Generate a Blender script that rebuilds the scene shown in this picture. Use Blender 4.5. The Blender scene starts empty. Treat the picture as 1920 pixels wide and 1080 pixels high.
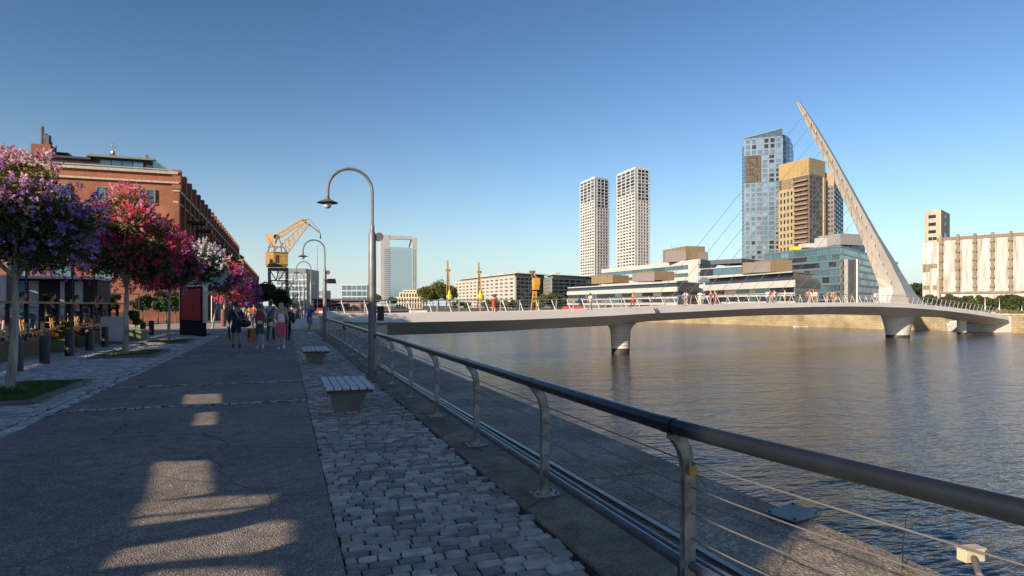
import bpy, bmesh, math, random
import numpy as np
from mathutils import Vector, Matrix
from mathutils.geometry import tessellate_polygon
R = math.radians
sc = bpy.context.scene
C = sc.collection

# ---------------------------------------------------------------- camera
F, CX, YH, EYE = 1200.0, 960.0, 573.0, 1.7
YAW = math.atan(425.0/F)
cd = bpy.data.cameras.new('camera'); cam = bpy.data.objects.new('camera', cd); C.objects.link(cam)
cam.location = (0, 0, EYE); cam.rotation_euler = (R(90), 0, -YAW)
cd.sensor_width = 36; cd.lens = 36*F/1920; cd.shift_y = (YH-540)/1920.0
cd.clip_start = 0.05; cd.clip_end = 9000
sc.camera = cam
# ---------------------------------------------------------------- light
SUN_EL, SUN_AZ = R(18), R(30)          # height of the sun; angle south of west
world = bpy.data.worlds.new('World'); sc.world = world; world.use_nodes = True
wn = world.node_tree; bg = wn.nodes['Background']
sky = wn.nodes.new('ShaderNodeTexSky'); sky.sky_type = 'NISHITA'; sky.sun_disc = False
tosun = Vector((-math.cos(SUN_AZ)*math.cos(SUN_EL), -math.sin(SUN_AZ)*math.cos(SUN_EL), math.sin(SUN_EL)))
sky.sun_elevation = SUN_EL; sky.sun_rotation = math.atan2(tosun.x, tosun.y)
sky.air_density = 1.0; sky.dust_density = 0.5; sky.ozone_density = 1.8; sky.altitude = 0
SK_G, SK_K, SK_T = 1.34, 0.61, (.88, .96, 1.02)
def sky_op(op, src, val):
    n = wn.nodes.new('ShaderNodeVectorMath'); n.operation = op; wn.links.new(src, n.inputs[0]); n.inputs[1].default_value = val; return n.outputs[0]
q = sky_op('MULTIPLY', sky.outputs[0], tuple(.17*t for t in SK_T)); gm = wn.nodes.new('ShaderNodeGamma'); gm.inputs[1].default_value = SK_G; wn.links.new(q, gm.inputs[0])
q = sky_op('MULTIPLY', gm.outputs[0], (SK_K/.17,)*3); 
# pale air low over the horizon
gc = wn.nodes.new('ShaderNodeTexCoord'); sx = wn.nodes.new('ShaderNodeSeparateXYZ'); wn.links.new(gc.outputs['Generated'], sx.inputs[0])
def mth(op, a, v, cl=False):
    n = wn.nodes.new('ShaderNodeMath'); n.operation = op; n.use_clamp = cl
    for i, w_ in enumerate((a, v)):
        if isinstance(w_, (int, float)): n.inputs[i].default_value = w_
        else: wn.links.new(w_, n.inputs[i])
    return n.outputs[0]
hz_f = mth('MULTIPLY', mth('POWER', mth('SUBTRACT', 1.0, mth('ABSOLUTE', sx.outputs[2], 0.0)), 10.0), 1.0, True)
hm_ = wn.nodes.new('ShaderNodeMix'); hm_.data_type = 'RGBA'; wn.links.new(hz_f, hm_.inputs[0]); wn.links.new(q, hm_.inputs[6]); hm_.inputs[7].default_value = (2.85, 3.25, 3.5, 1)
wn.links.new(hm_.outputs[2], bg.inputs[0]); bg.inputs[1].default_value = 0.125
sl = bpy.data.lights.new('sun', 'SUN'); sun = bpy.data.objects.new('sun', sl); C.objects.link(sun)
sl.energy = 4.2; sl.angle = R(0.45); sl.color = (1.0, 0.82, 0.62)
sun.rotation_euler = tosun.to_track_quat('Z', 'Y').to_euler()
sc.view_settings.view_transform = 'Standard'; sc.view_settings.look = 'None'
sc.view_settings.exposure = 0.95; sc.view_settings.gamma = 1

# ---------------------------------------------------------------- picture -> place
FW = Vector((math.sin(YAW), math.cos(YAW))); RT = Vector((math.cos(YAW), -math.sin(YAW)))
def W(px, d): return FW*d + RT*((px-CX)/F*d)                 # plan position of a ray at a depth
def Z(py, d): return EYE + (YH-py)/F*d
def G(px, py, z=0.0): return W(px, F*(EYE-z)/(py-YH))        # where a ray meets the level z
def P(px, py, d):
    w = W(px, d); return Vector((w.x, w.y, Z(py, d)))

# ---------------------------------------------------------------- tags, objects
def tag(o, label=None, cat=None, group=None, kind=None):
    if label: o['label'] = label
    if cat: o['category'] = cat
    if group: o['group'] = group
    if kind: o['kind'] = kind
    return o
def thing(name, label, cat, loc=(0, 0, 0), group=None):
    o = bpy.data.objects.new(name, None); C.objects.link(o)
    o.location = loc; o.empty_display_size = .3
    return tag(o, label, cat, group)
def link(name, me, parent=None, mats=None):
    o = bpy.data.objects.new(name, me); C.objects.link(o)
    if mats is not None:
        if len(me.materials): me.materials.clear()
        for m in (mats if isinstance(mats, (list, tuple)) else [mats]): me.materials.append(m)
    if parent is not None:
        o.parent = parent
        if parent.type == 'EMPTY': o.matrix_parent_inverse = Matrix.Translation(-Vector(parent.location))
    return o
KIDS = {}
def copy_tree(o, parent=None):
    c = o.copy(); C.objects.link(c)
    if parent is not None: c.parent = parent
    for ch in [k for k in C.objects if k.parent == o]: copy_tree(ch, c)
    return c
def anchor(o):                                               # origin of a one-mesh thing to its base
    me = o.data; n = len(me.vertices); a = np.empty(n*3, 'f'); me.vertices.foreach_get('co', a); a = a.reshape(-1, 3)
    c = (a.min(0)+a.max(0))/2; c[2] = a[:, 2].min(); a -= c; me.vertices.foreach_set('co', a.ravel())
    o.location = c.tolist(); return o

class MB:
    def __init__(s): s.v = []; s.f = []; s.m = []; s.cm = 0
    def add(s, vs, fs):
        n = len(s.v); s.v += [tuple(v) for v in vs]; s.f += [tuple(n+i for i in f) for f in fs]; s.m += [s.cm]*len(fs); return s
    def box(s, c, h, ang=0, top=1.0):                         # centre, half sizes
        ca, sa = math.cos(ang), math.sin(ang); vs = []
        for z in (-1, 1):
            k = top if z > 0 else 1
            for x, y in ((-1, -1), (1, -1), (1, 1), (-1, 1)):
                X, Y = x*h[0]*k, y*h[1]*k; vs.append((c[0]+X*ca-Y*sa, c[1]+X*sa+Y*ca, c[2]+z*h[2]))
        return s.add(vs, [(3, 2, 1, 0), (4, 5, 6, 7), (0, 1, 5, 4), (1, 2, 6, 5), (2, 3, 7, 6), (3, 0, 4, 7)])
    def prism(s, poly, z0, z1):                              # z1 a number or one per corner
        n = len(poly); zt = z1 if isinstance(z1, (list, tuple)) else [z1]*n
        a = sum(poly[i][0]*poly[(i+1) % n][1]-poly[(i+1) % n][0]*poly[i][1] for i in range(n))
        if a < 0: poly = poly[::-1]; zt = zt[::-1]
        vs = [(p[0], p[1], z0) for p in poly]+[(p[0], p[1], z) for p, z in zip(poly, zt)]
        return s.add(vs, [tuple(range(n))[::-1], tuple(range(n, 2*n))]+[(i, (i+1) % n, n+(i+1) % n, n+i) for i in range(n)])
    def slab(s, quad3, th):                                  # 3-d quad thickened downwards along its normal
        q = [Vector(p) for p in quad3]; n = (q[1]-q[0]).cross(q[3]-q[0]).normalized()*th
        m = len(q); return s.add(q+[p-n for p in q], [tuple(range(m)), tuple(range(m, 2*m))[::-1]]+[(i, m+i, m+(i+1) % m, (i+1) % m) for i in range(m)])
    def bar(s, a, b, w, h=None):                             # square bar between points
        return s.tube([a, b], w/2*1.2, 4) if h is None else s.beam(a, b, w, h)
    def beam(s, a, b, w, h):
        a = Vector(a); b = Vector(b); d = (b-a).normalized(); u = d.cross(Vector((0, 0, 1)))
        if u.length < 1e-4: u = Vector((1, 0, 0))
        u.normalize(); v = u.cross(d).normalized(); vs = []
        for p in (a, b):
            for i, j in ((-1, -1), (1, -1), (1, 1), (-1, 1)): vs.append(p+u*(i*w/2)+v*(j*h/2))
        return s.add(vs, [(0, 1, 2, 3), (7, 6, 5, 4), (0, 4, 5, 1), (1, 5, 6, 2), (2, 6, 7, 3), (3, 7, 4, 0)])
    def tube(s, pts, r, n=8, caps=True):
        pts = [Vector(p) for p in pts]; m = len(pts); rs = r if isinstance(r, (list, tuple)) else [r]*m
        ref = None; rings = []
        for i, p in enumerate(pts):
            d = (pts[min(i+1, m-1)]-pts[max(i-1, 0)]).normalized()
            if ref is None:
                ref = Vector((0, 0, 1)) if abs(d.z) < .9 else Vector((1, 0, 0))
            u = (ref-d*ref.dot(d)).normalized(); ref = u; v = d.cross(u)
            rings.append([p+(u*math.cos(2*math.pi*(k+.5)/n)+v*math.sin(2*math.pi*(k+.5)/n))*rs[i] for k in range(n)])
        vs = [q for r_ in rings for q in r_]; fs = []
        for i in range(m-1):
            for k in range(n): fs.append((i*n+k, i*n+(k+1) % n, (i+1)*n+(k+1) % n, (i+1)*n+k))
        if caps: fs += [tuple(range(n))[::-1], tuple((m-1)*n+k for k in range(n))]
        return s.add(vs, fs)
    def lathe(s, c, prof, n=16, sx=1, sy=1, ang=0):          # prof [(r,z)...] upwards
        ca, sa = math.cos(ang), math.sin(ang); vs = []
        for r, z in prof:
            for k in range(n):
                x = math.cos(2*math.pi*k/n)*r*sx; y = math.sin(2*math.pi*k/n)*r*sy
                vs.append((c[0]+x*ca-y*sa, c[1]+x*sa+y*ca, c[2]+z))
        fs = []
        for i in range(len(prof)-1):
            for k in range(n): fs.append((i*n+k, i*n+(k+1) % n, (i+1)*n+(k+1) % n, (i+1)*n+k))
        return s.add(vs, fs+[tuple(range(n))[::-1], tuple((len(prof)-1)*n+k for k in range(n))])
    def ball(s, c, r, n=10, m=7):
        rr = r if isinstance(r, (tuple, list)) else (r, r, r)
        return s.lathe((c[0], c[1], c[2]), [(max(.02, math.sin(math.pi*i/m))*1.0, -math.cos(math.pi*i/m)*rr[2]) for i in range(m+1)], n, rr[0], rr[1])
    def loft(s, rings, closed=True, caps=True):
        n = len(rings[0]); vs = [p for r in rings for p in r]; fs = []
        for i in range(len(rings)-1):
            for k in range(n if closed else n-1): fs.append((i*n+k, i*n+(k+1) % n, (i+1)*n+(k+1) % n, (i+1)*n+k))
        if caps: fs += [tuple(range(n))[::-1], tuple((len(rings)-1)*n+k for k in range(n))]
        return s.add(vs, fs)
    def mesh(s, name, smooth=False, ang=None):
        me = bpy.data.meshes.new(name); me.from_pydata(s.v, [], s.f)
        if any(s.m): me.polygons.foreach_set('material_index', s.m)
        bm = bmesh.new(); bm.from_mesh(me); bmesh.ops.recalc_face_normals(bm, faces=bm.faces); bm.to_mesh(me); bm.free()
        if smooth:
            me.polygons.foreach_set('use_smooth', [True]*len(me.polygons))
            try: me.set_sharp_from_angle(angle=R(ang or 35))
            except Exception: pass
        me.update(); return me
    def build(s, name, mats, parent=None, smooth=False, bevel=0, ang=None):
        o = link(name, s.mesh(name, smooth, ang), parent, mats)
        if bevel:
            b = o.modifiers.new('b', 'BEVEL'); b.width = bevel; b.segments = 2; b.limit_method = 'ANGLE'; b.angle_limit = R(40)
        if parent is None: anchor(o)
        return o
def struct(mb, name, mats, **k):
    o = link(name, mb.mesh(name, **k), None, mats); o['kind'] = 'structure'; return o

# ---------------------------------------------------------------- materials
def node_mat(name):
    m = bpy.data.materials.new(name); m.use_nodes = True; nt = m.node_tree
    return m, nt, nt.nodes['Principled BSDF'], nt.nodes.new, nt.links.new
def M(name, col, rough=.6, metal=0.0, var=.18, scale=3.0, bump=0.0, bscale=30.0, dirt=None, streak=False, spec=None, trans=0.0, bdist=.02):
    m, nt, b, N, L = node_mat(name)
    tc = N('ShaderNodeTexCoord'); mp = N('ShaderNodeMapping'); L(tc.outputs['Object'], mp.inputs[0])
    if streak: mp.inputs['Scale'].default_value = (1, 1, .12)
    nz = N('ShaderNodeTexNoise'); nz.inputs['Scale'].default_value = scale; nz.inputs['Detail'].default_value = 6; L(mp.outputs[0], nz.inputs[0])
    cr = N('ShaderNodeValToRGB'); L(nz.outputs[0], cr.inputs[0])
    c = Vector(col[:3]); lo = c*(1-var); hi = c*(1+var)
    if dirt: lo = Vector(dirt)
    cr.color_ramp.elements[0].position = .3; cr.color_ramp.elements[1].position = .68
    cr.color_ramp.elements[0].color = (*lo, 1); cr.color_ramp.elements[1].color = (min(hi.x, 1), min(hi.y, 1), min(hi.z, 1), 1)
    L(cr.outputs[0], b.inputs['Base Color']); b.inputs['Roughness'].default_value = rough; b.inputs['Metallic'].default_value = metal
    if spec is not None: b.inputs['Specular IOR Level'].default_value = spec
    if bump:
        n2 = N('ShaderNodeTexNoise'); n2.inputs['Scale'].default_value = bscale; n2.inputs['Detail'].default_value = 5; L(tc.outputs['Object'], n2.inputs[0])
        bp = N('ShaderNodeBump'); bp.inputs['Strength'].default_value = bump; bp.inputs['Distance'].default_value = bdist
        L(n2.outputs[0], bp.inputs['Height']); L(bp.outputs[0], b.inputs['Normal'])
    if trans:
        tr = N('ShaderNodeBsdfTranslucent'); L(cr.outputs[0], tr.inputs[0]); mx = N('ShaderNodeMixShader'); mx.inputs[0].default_value = trans
        L(b.outputs[0], mx.inputs[1]); L(tr.outputs[0], mx.inputs[2]); L(mx.outputs[0], nt.nodes['Material Output'].inputs[0])
    return m
def brick_mat(name, c1, c2, mortar, sc_, w=.5, h=.22, vertical=True, rough=.85, bump=.4, big=.3):
    m, nt, b, N, L = node_mat(name)
    tc = N('ShaderNodeTexCoord'); sp = N('ShaderNodeSeparateXYZ'); L(tc.outputs['Object'], sp.inputs[0])
    ad = N('ShaderNodeMath'); ad.operation = 'ADD'; L(sp.outputs[0], ad.inputs[0]); L(sp.outputs[1], ad.inputs[1])
    cb = N('ShaderNodeCombineXYZ'); L(ad.outputs[0], cb.inputs[0]); L(sp.outputs[2 if vertical else 1], cb.inputs[1])
    bk = N('ShaderNodeTexBrick'); L(cb.outputs[0], bk.inputs[0]); bk.inputs['Scale'].default_value = sc_
    bk.inputs['Color1'].default_value = (*c1, 1); bk.inputs['Color2'].default_value = (*c2, 1); bk.inputs['Mortar'].default_value = (*mortar, 1)
    bk.inputs['Mortar Size'].default_value = .015; bk.inputs['Brick Width'].default_value = w; bk.inputs['Row Height'].default_value = h
    nz = N('ShaderNodeTexNoise'); nz.inputs['Scale'].default_value = big; nz.inputs['Detail'].default_value = 7; L(tc.outputs['Object'], nz.inputs[0])
    cr = N('ShaderNodeValToRGB'); L(nz.outputs[0], cr.inputs[0]); cr.color_ramp.elements[0].position = .3; cr.color_ramp.elements[0].color = (.55, .5, .5, 1)
    cr.color_ramp.elements[1].position = .65; cr.color_ramp.elements[1].color = (1.1, 1.05, 1, 1)
    mx = N('ShaderNodeMix'); mx.data_type = 'RGBA'; mx.blend_type = 'MULTIPLY'; mx.inputs[0].default_value = 1
    L(bk.outputs[0], mx.inputs[6]); L(cr.outputs[0], mx.inputs[7]); L(mx.outputs[2], b.inputs['Base Color']); b.inputs['Roughness'].default_value = rough
    bp = N('ShaderNodeBump'); bp.inputs['Strength'].default_value = bump; bp.inputs['Distance'].default_value = .02; L(bk.outputs[1], bp.inputs['Height']); bp.invert = True
    L(bp.outputs[0], b.inputs['Normal']); return m
def glass_mat(name, col, rough=.06, var=.5, scale=.25, metal=.0, spec=1.0, wobble=.03):
    m, nt, b, N, L = node_mat(name)
    tc = N('ShaderNodeTexCoord'); oi = N('ShaderNodeObjectInfo')
    nz = N('ShaderNodeTexNoise'); nz.inputs['Scale'].default_value = scale; L(tc.outputs['Object'], nz.inputs[0])
    ad = N('ShaderNodeMath'); ad.operation = 'MULTIPLY_ADD'; L(oi.outputs['Random'], ad.inputs[0]); ad.inputs[1].default_value = .5; L(nz.outputs[0], ad.inputs[2])
    cr = N('ShaderNodeValToRGB'); L(ad.outputs[0], cr.inputs[0]); c = Vector(col)
    cr.color_ramp.elements[0].position = .4; cr.color_ramp.elements[1].position = .95
    cr.color_ramp.elements[0].color = (*(c*(1-var)), 1); cr.color_ramp.elements[1].color = (*(c*(1+var)), 1)
    L(cr.outputs[0], b.inputs['Base Color']); b.inputs['Roughness'].default_value = rough; b.inputs['Specular IOR Level'].default_value = spec
    b.inputs['IOR'].default_value = 1.8; b.inputs['Metallic'].default_value = metal
    if wobble:
        n2 = N('ShaderNodeTexNoise'); n2.inputs['Scale'].default_value = .35; L(tc.outputs['Object'], n2.inputs[0])
        bp = N('ShaderNodeBump'); bp.inputs['Strength'].default_value = wobble; bp.inputs['Distance'].default_value = 1; L(n2.outputs[0], bp.inputs['Height']); L(bp.outputs[0], b.inputs['Normal'])
    return m
def asphalt_mat(name='asphalt', lo=(.185, .158, .13), hi=(.285, .245, .20), vs=85, big=.7, bd=.009):
    m, nt, b, N, L = node_mat(name)
    tc = N('ShaderNodeTexCoord')
    v = N('ShaderNodeTexVoronoi'); v.inputs['Scale'].default_value = vs; L(tc.outputs['Object'], v.inputs[0])
    n1 = N('ShaderNodeTexNoise'); n1.inputs['Scale'].default_value = big; n1.inputs['Detail'].default_value = 8; L(tc.outputs['Object'], n1.inputs[0])
    n2 = N('ShaderNodeTexNoise'); n2.inputs['Scale'].default_value = 45; n2.inputs['Detail'].default_value = 4; L(tc.outputs['Object'], n2.inputs[0])
    c1 = N('ShaderNodeValToRGB'); L(n1.outputs[0], c1.inputs[0]); c1.color_ramp.elements[0].position = .3; c1.color_ramp.elements[1].position = .7
    c1.color_ramp.elements[0].color = (*lo, 1); c1.color_ramp.elements[1].color = (*hi, 1)
    c2 = N('ShaderNodeValToRGB'); L(v.outputs['Color'], c2.inputs[0]); c2.color_ramp.elements[0].position = .1; c2.color_ramp.elements[0].color = (.5, .5, .5, 1)
    c2.color_ramp.elements[1].position = .9; c2.color_ramp.elements[1].color = (1.5, 1.5, 1.5, 1)
    e = c2.color_ramp.elements.new(.95); e.color = (3.0, 2.9, 2.7, 1)
    mx = N('ShaderNodeMix'); mx.data_type = 'RGBA'; mx.blend_type = 'MULTIPLY'; mx.inputs[0].default_value = 1
    L(c1.outputs[0], mx.inputs[6]); L(c2.outputs[0], mx.inputs[7]); L(mx.outputs[2], b.inputs['Base Color']); b.inputs['Roughness'].default_value = .75
    nw = N('ShaderNodeTexNoise'); nw.inputs['Scale'].default_value = 3; nw.inputs['Detail'].default_value = 5; L(tc.outputs['Object'], nw.inputs[0])
    mw = N('ShaderNodeMix'); mw.data_type = 'RGBA'; mw.inputs[0].default_value = .12; L(tc.outputs['Object'], mw.inputs[6]); L(nw.outputs['Color'], mw.inputs[7])
    vc = N('ShaderNodeTexVoronoi'); vc.feature = 'DISTANCE_TO_EDGE'; vc.inputs['Scale'].default_value = .55; L(mw.outputs[2], vc.inputs[0])
    cc = N('ShaderNodeValToRGB'); L(vc.outputs['Distance'], cc.inputs[0]); cc.color_ramp.elements[0].color = (.35, .35, .35, 1); cc.color_ramp.elements[1].position = .006; cc.color_ramp.elements[1].color = (1, 1, 1, 1)
    n5 = N('ShaderNodeTexNoise'); n5.inputs['Scale'].default_value = .35; L(tc.outputs['Object'], n5.inputs[0]); c5 = N('ShaderNodeValToRGB'); L(n5.outputs[0], c5.inputs[0]); c5.color_ramp.elements[0].position = .45; c5.color_ramp.elements[1].position = .6
    k1 = N('ShaderNodeMix'); k1.data_type = 'RGBA'; k1.inputs[7].default_value = (1, 1, 1, 1); L(c5.outputs[0], k1.inputs[0]); L(cc.outputs[0], k1.inputs[6])
    m2 = N('ShaderNodeMix'); m2.data_type = 'RGBA'; m2.blend_type = 'MULTIPLY'; m2.inputs[0].default_value = 1; L(mx.outputs[2], m2.inputs[6]); L(k1.outputs[2], m2.inputs[7])
    n6 = N('ShaderNodeTexNoise'); n6.inputs['Scale'].default_value = 6; n6.inputs['Detail'].default_value = 6; L(tc.outputs['Object'], n6.inputs[0]); c6 = N('ShaderNodeValToRGB'); L(n6.outputs[0], c6.inputs[0]); c6.color_ramp.elements[0].position = .35; c6.color_ramp.elements[0].color = (.78, .78, .78, 1); c6.color_ramp.elements[1].position = .6; c6.color_ramp.elements[1].color = (1.08, 1.07, 1.05, 1)
    m3 = N('ShaderNodeMix'); m3.data_type = 'RGBA'; m3.blend_type = 'MULTIPLY'; m3.inputs[0].default_value = 1; L(m2.outputs[2], m3.inputs[6]); L(c6.outputs[0], m3.inputs[7]); L(m3.outputs[2], b.inputs['Base Color'])
    ad = N('ShaderNodeMath'); ad.operation = 'MULTIPLY_ADD'; L(n2.outputs[0], ad.inputs[0]); ad.inputs[1].default_value = .8; L(v.outputs['Distance'], ad.inputs[2])
    bp = N('ShaderNodeBump'); bp.inputs['Strength'].default_value = .8; bp.inputs['Distance'].default_value = bd; L(ad.outputs[0], bp.inputs['Height']); L(bp.outputs[0], b.inputs['Normal'])
    return m
def water_mat():
    m, nt, b, N, L = node_mat('dock_water')
    tc = N('ShaderNodeTexCoord'); b.inputs['Base Color'].default_value = (.060, .049, .030, 1)
    b.inputs['Roughness'].default_value = .12; b.inputs['IOR'].default_value = 1.45
    prev = None
    for sc_, st, dist, sx in ((.04, .6, .5, 1), (.45, 1, .20, 1), (1.5, 1, .10, 1), (4.5, 1, .038, 1)):
        mp = N('ShaderNodeMapping'); mp.inputs['Scale'].default_value = (.8, 1.9, 1); L(tc.outputs['Object'], mp.inputs[0])
        n = N('ShaderNodeTexNoise'); n.inputs['Scale'].default_value = sc_; n.inputs['Detail'].default_value = 2.5; n.inputs['Distortion'].default_value = .4; L(mp.outputs[0], n.inputs[0])
        bp = N('ShaderNodeBump'); bp.inputs['Strength'].default_value = st; bp.inputs['Distance'].default_value = dist; L(n.outputs[0], bp.inputs['Height'])
        if prev: L(prev.outputs[0], bp.inputs['Normal'])
        prev = bp
    L(prev.outputs[0], b.inputs['Normal']); return m
m_asphalt = asphalt_mat(); m_water = water_mat()
m_stones = [M('cobble_stone', c, .62, var=.3, scale=9, bump=.5, bscale=38, bdist=.012) for c in ((.32, .28, .235), (.41, .36, .30), (.21, .185, .16), (.50, .44, .37))]
m_mortar = M('cobble_joint', (.030, .027, .024), .95, bump=.6, bscale=50, bdist=.01)
m_slab = asphalt_mat('slab_aggregate', (.14, .115, .085), (.36, .30, .23), 55, 1.1, .012)
m_conc = M('worn_concrete', (.165, .15, .125), .85, var=.35, scale=1.6, bump=.5, bscale=45, bdist=.01)
m_strip = asphalt_mat('mossy_concrete', (.12, .10, .07), (.28, .24, .175), 110, 1.6, .005)
m_ground = M('far_ground', (.13, .12, .11), .9, var=.3, scale=.15)
m_pale = M('pale_paving', (.36, .31, .25), .85, var=.2, scale=.5)
m_quay = brick_mat('quay_stone', (.30, .25, .15), (.35, .30, .19), (.17, .14, .09), .6, .6, .3, big=.25)
m_white = M('white_concrete', (.70, .66, .62), .55, var=.07, scale=.4)
m_bridge = M('bridge_white', (.66, .61, .57), .5, var=.07, scale=.25, streak=False)
m_mast = M('mast_concrete', (.50, .465, .42), .6, var=.06, scale=.3)
m_dark = M('dark_base', (.03, .028, .03), .6)
m_steel = M('brushed_steel', (.44, .43, .41), .42, metal=.75, var=.12, scale=12)
m_post = M('post_steel', (.38, .37, .35), .5, metal=.45, var=.25, scale=14, dirt=(.20, .17, .14))
m_rail = M('rail_paint', (.040, .050, .066), .26, metal=.7, var=.15, scale=6)
m_pipe = M('pipe_steel', (.17, .185, .20), .35, metal=.6, var=.2, scale=8)
m_lamp = M('lamp_paint', (.17, .17, .17), .45, metal=.3, var=.2, scale=6)
m_black = M('black_paint', (.016, .017, .02), .5)
m_glasslamp = glass_mat('lamp_glass', (.6, .6, .62), .1, .1)
m_wood = M('weathered_slat', (.58, .58, .58), .7, var=.3, scale=14, bump=.4, bscale=60, bdist=.006)
m_orangewood = M('varnished_wood', (.50, .22, .07), .45, var=.25, scale=8)
m_brown = M('dark_wood', (.12, .06, .035), .6, var=.3, scale=6)
m_grass = M('grass_blades', (.085, .15, .04), .7, var=.5, scale=5, trans=.25)
m_soil = M('soil', (.06, .05, .035), .95, var=.3)
# ================================================================ ground, quays, water
WZ = -3.3
e0, e1, e2 = Vector((131.0, 64.0)), Vector((120.0, 102.0)), Vector((100.0, 200.0))
EDGE = 3.95
basin = [(EDGE, -120), (150, -120), (e0.x, e0.y), (e1.x, e1.y), (e2.x, e2.y), (EDGE, 200)]
g = MB(); BIG = 7000
outer = [(-BIG, -BIG), (BIG, -BIG), (BIG, BIG), (-BIG, BIG)]
loops = [[Vector((*p, -.03)) for p in outer], [Vector((*p, -.03)) for p in basin[::-1]]]
flat = [p for l in loops for p in l]
g.add(flat, [t for t in tessellate_polygon(loops)])
struct(g, 'ground', m_ground)
g = MB(); n = len(basin)
for i in range(n):
    if i == 5: continue
    a, b = basin[i], basin[(i+1) % n]
    k = max(1, int((Vector(b)-Vector(a)).length/10))
    for j in range(k):
        p = Vector(a).lerp(Vector(b), j/k); q = Vector(a).lerp(Vector(b), (j+1)/k)
        g.add([(p.x, p.y, WZ-1), (q.x, q.y, WZ-1), (q.x, q.y, -.031), (p.x, p.y, -.031)], [(0, 1, 2, 3)])
quay = struct(g, 'east_quay_wall', m_quay); quay.name = 'quay_wall'
# coping stones and ledges on the sunlit east quay
cop = MB(); rnd = random.Random(5)
for a, b in ((e0, e1), (e1, e2)):
    L_ = (b-a).length; u = (b-a)/L_; t = 0
    while t < L_-1:
        w = rnd.uniform(1.2, 3.2); c = a+u*(t+w/2); cop.box((c.x+.2, c.y, .06), (w/2-.04, .45, .11+rnd.uniform(0, .08)), math.atan2(u.y, u.x)); t += w+rnd.choice((0, 0, .6))
struct(cop, 'quay_coping', M('golden_coping', (.38, .33, .24), .85, var=.3, scale=1))
w = MB(); w.add([(EDGE-.5, -BIG*.3, WZ), (400, -BIG*.3, WZ), (400, 215, WZ), (EDGE-.5, 215, WZ)], [(0, 1, 2, 3)]); struct(w, 'water', m_water)
# near quay wall + concrete slabs beyond the railing
s = MB(); rnd = random.Random(2)
yj = [-8, -4, 1.2, 3.05, 5.7, 8.0, 13, 15.5, 21, 27, 33, 40, 50, 70, 100, 150, 200]
for i in range(len(yj)-1):
    s.box(((2.52+EDGE)/2, (yj[i]+yj[i+1])/2, -.30+rnd.uniform(-.004, .004)), ((EDGE-2.52)/2, (yj[i+1]-yj[i])/2-.008, .29))
s.box((3.2, 95, -2.3), (EDGE-3.2-.03, 105, 1.65))
struct(s, 'quay_edge', m_slab)
s = MB(); y = -6.0
while y < 60:
    L_ = rnd.uniform(1.7, 2.4); s.box((2.205, y+L_/2, -.05), (.31, L_/2-.004, .052+rnd.uniform(0, .003))); y += L_
s.box((2.205, 130, -.05), (.31, 70, .052)); struct(s, 'kerb_strip', m_strip)
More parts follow.
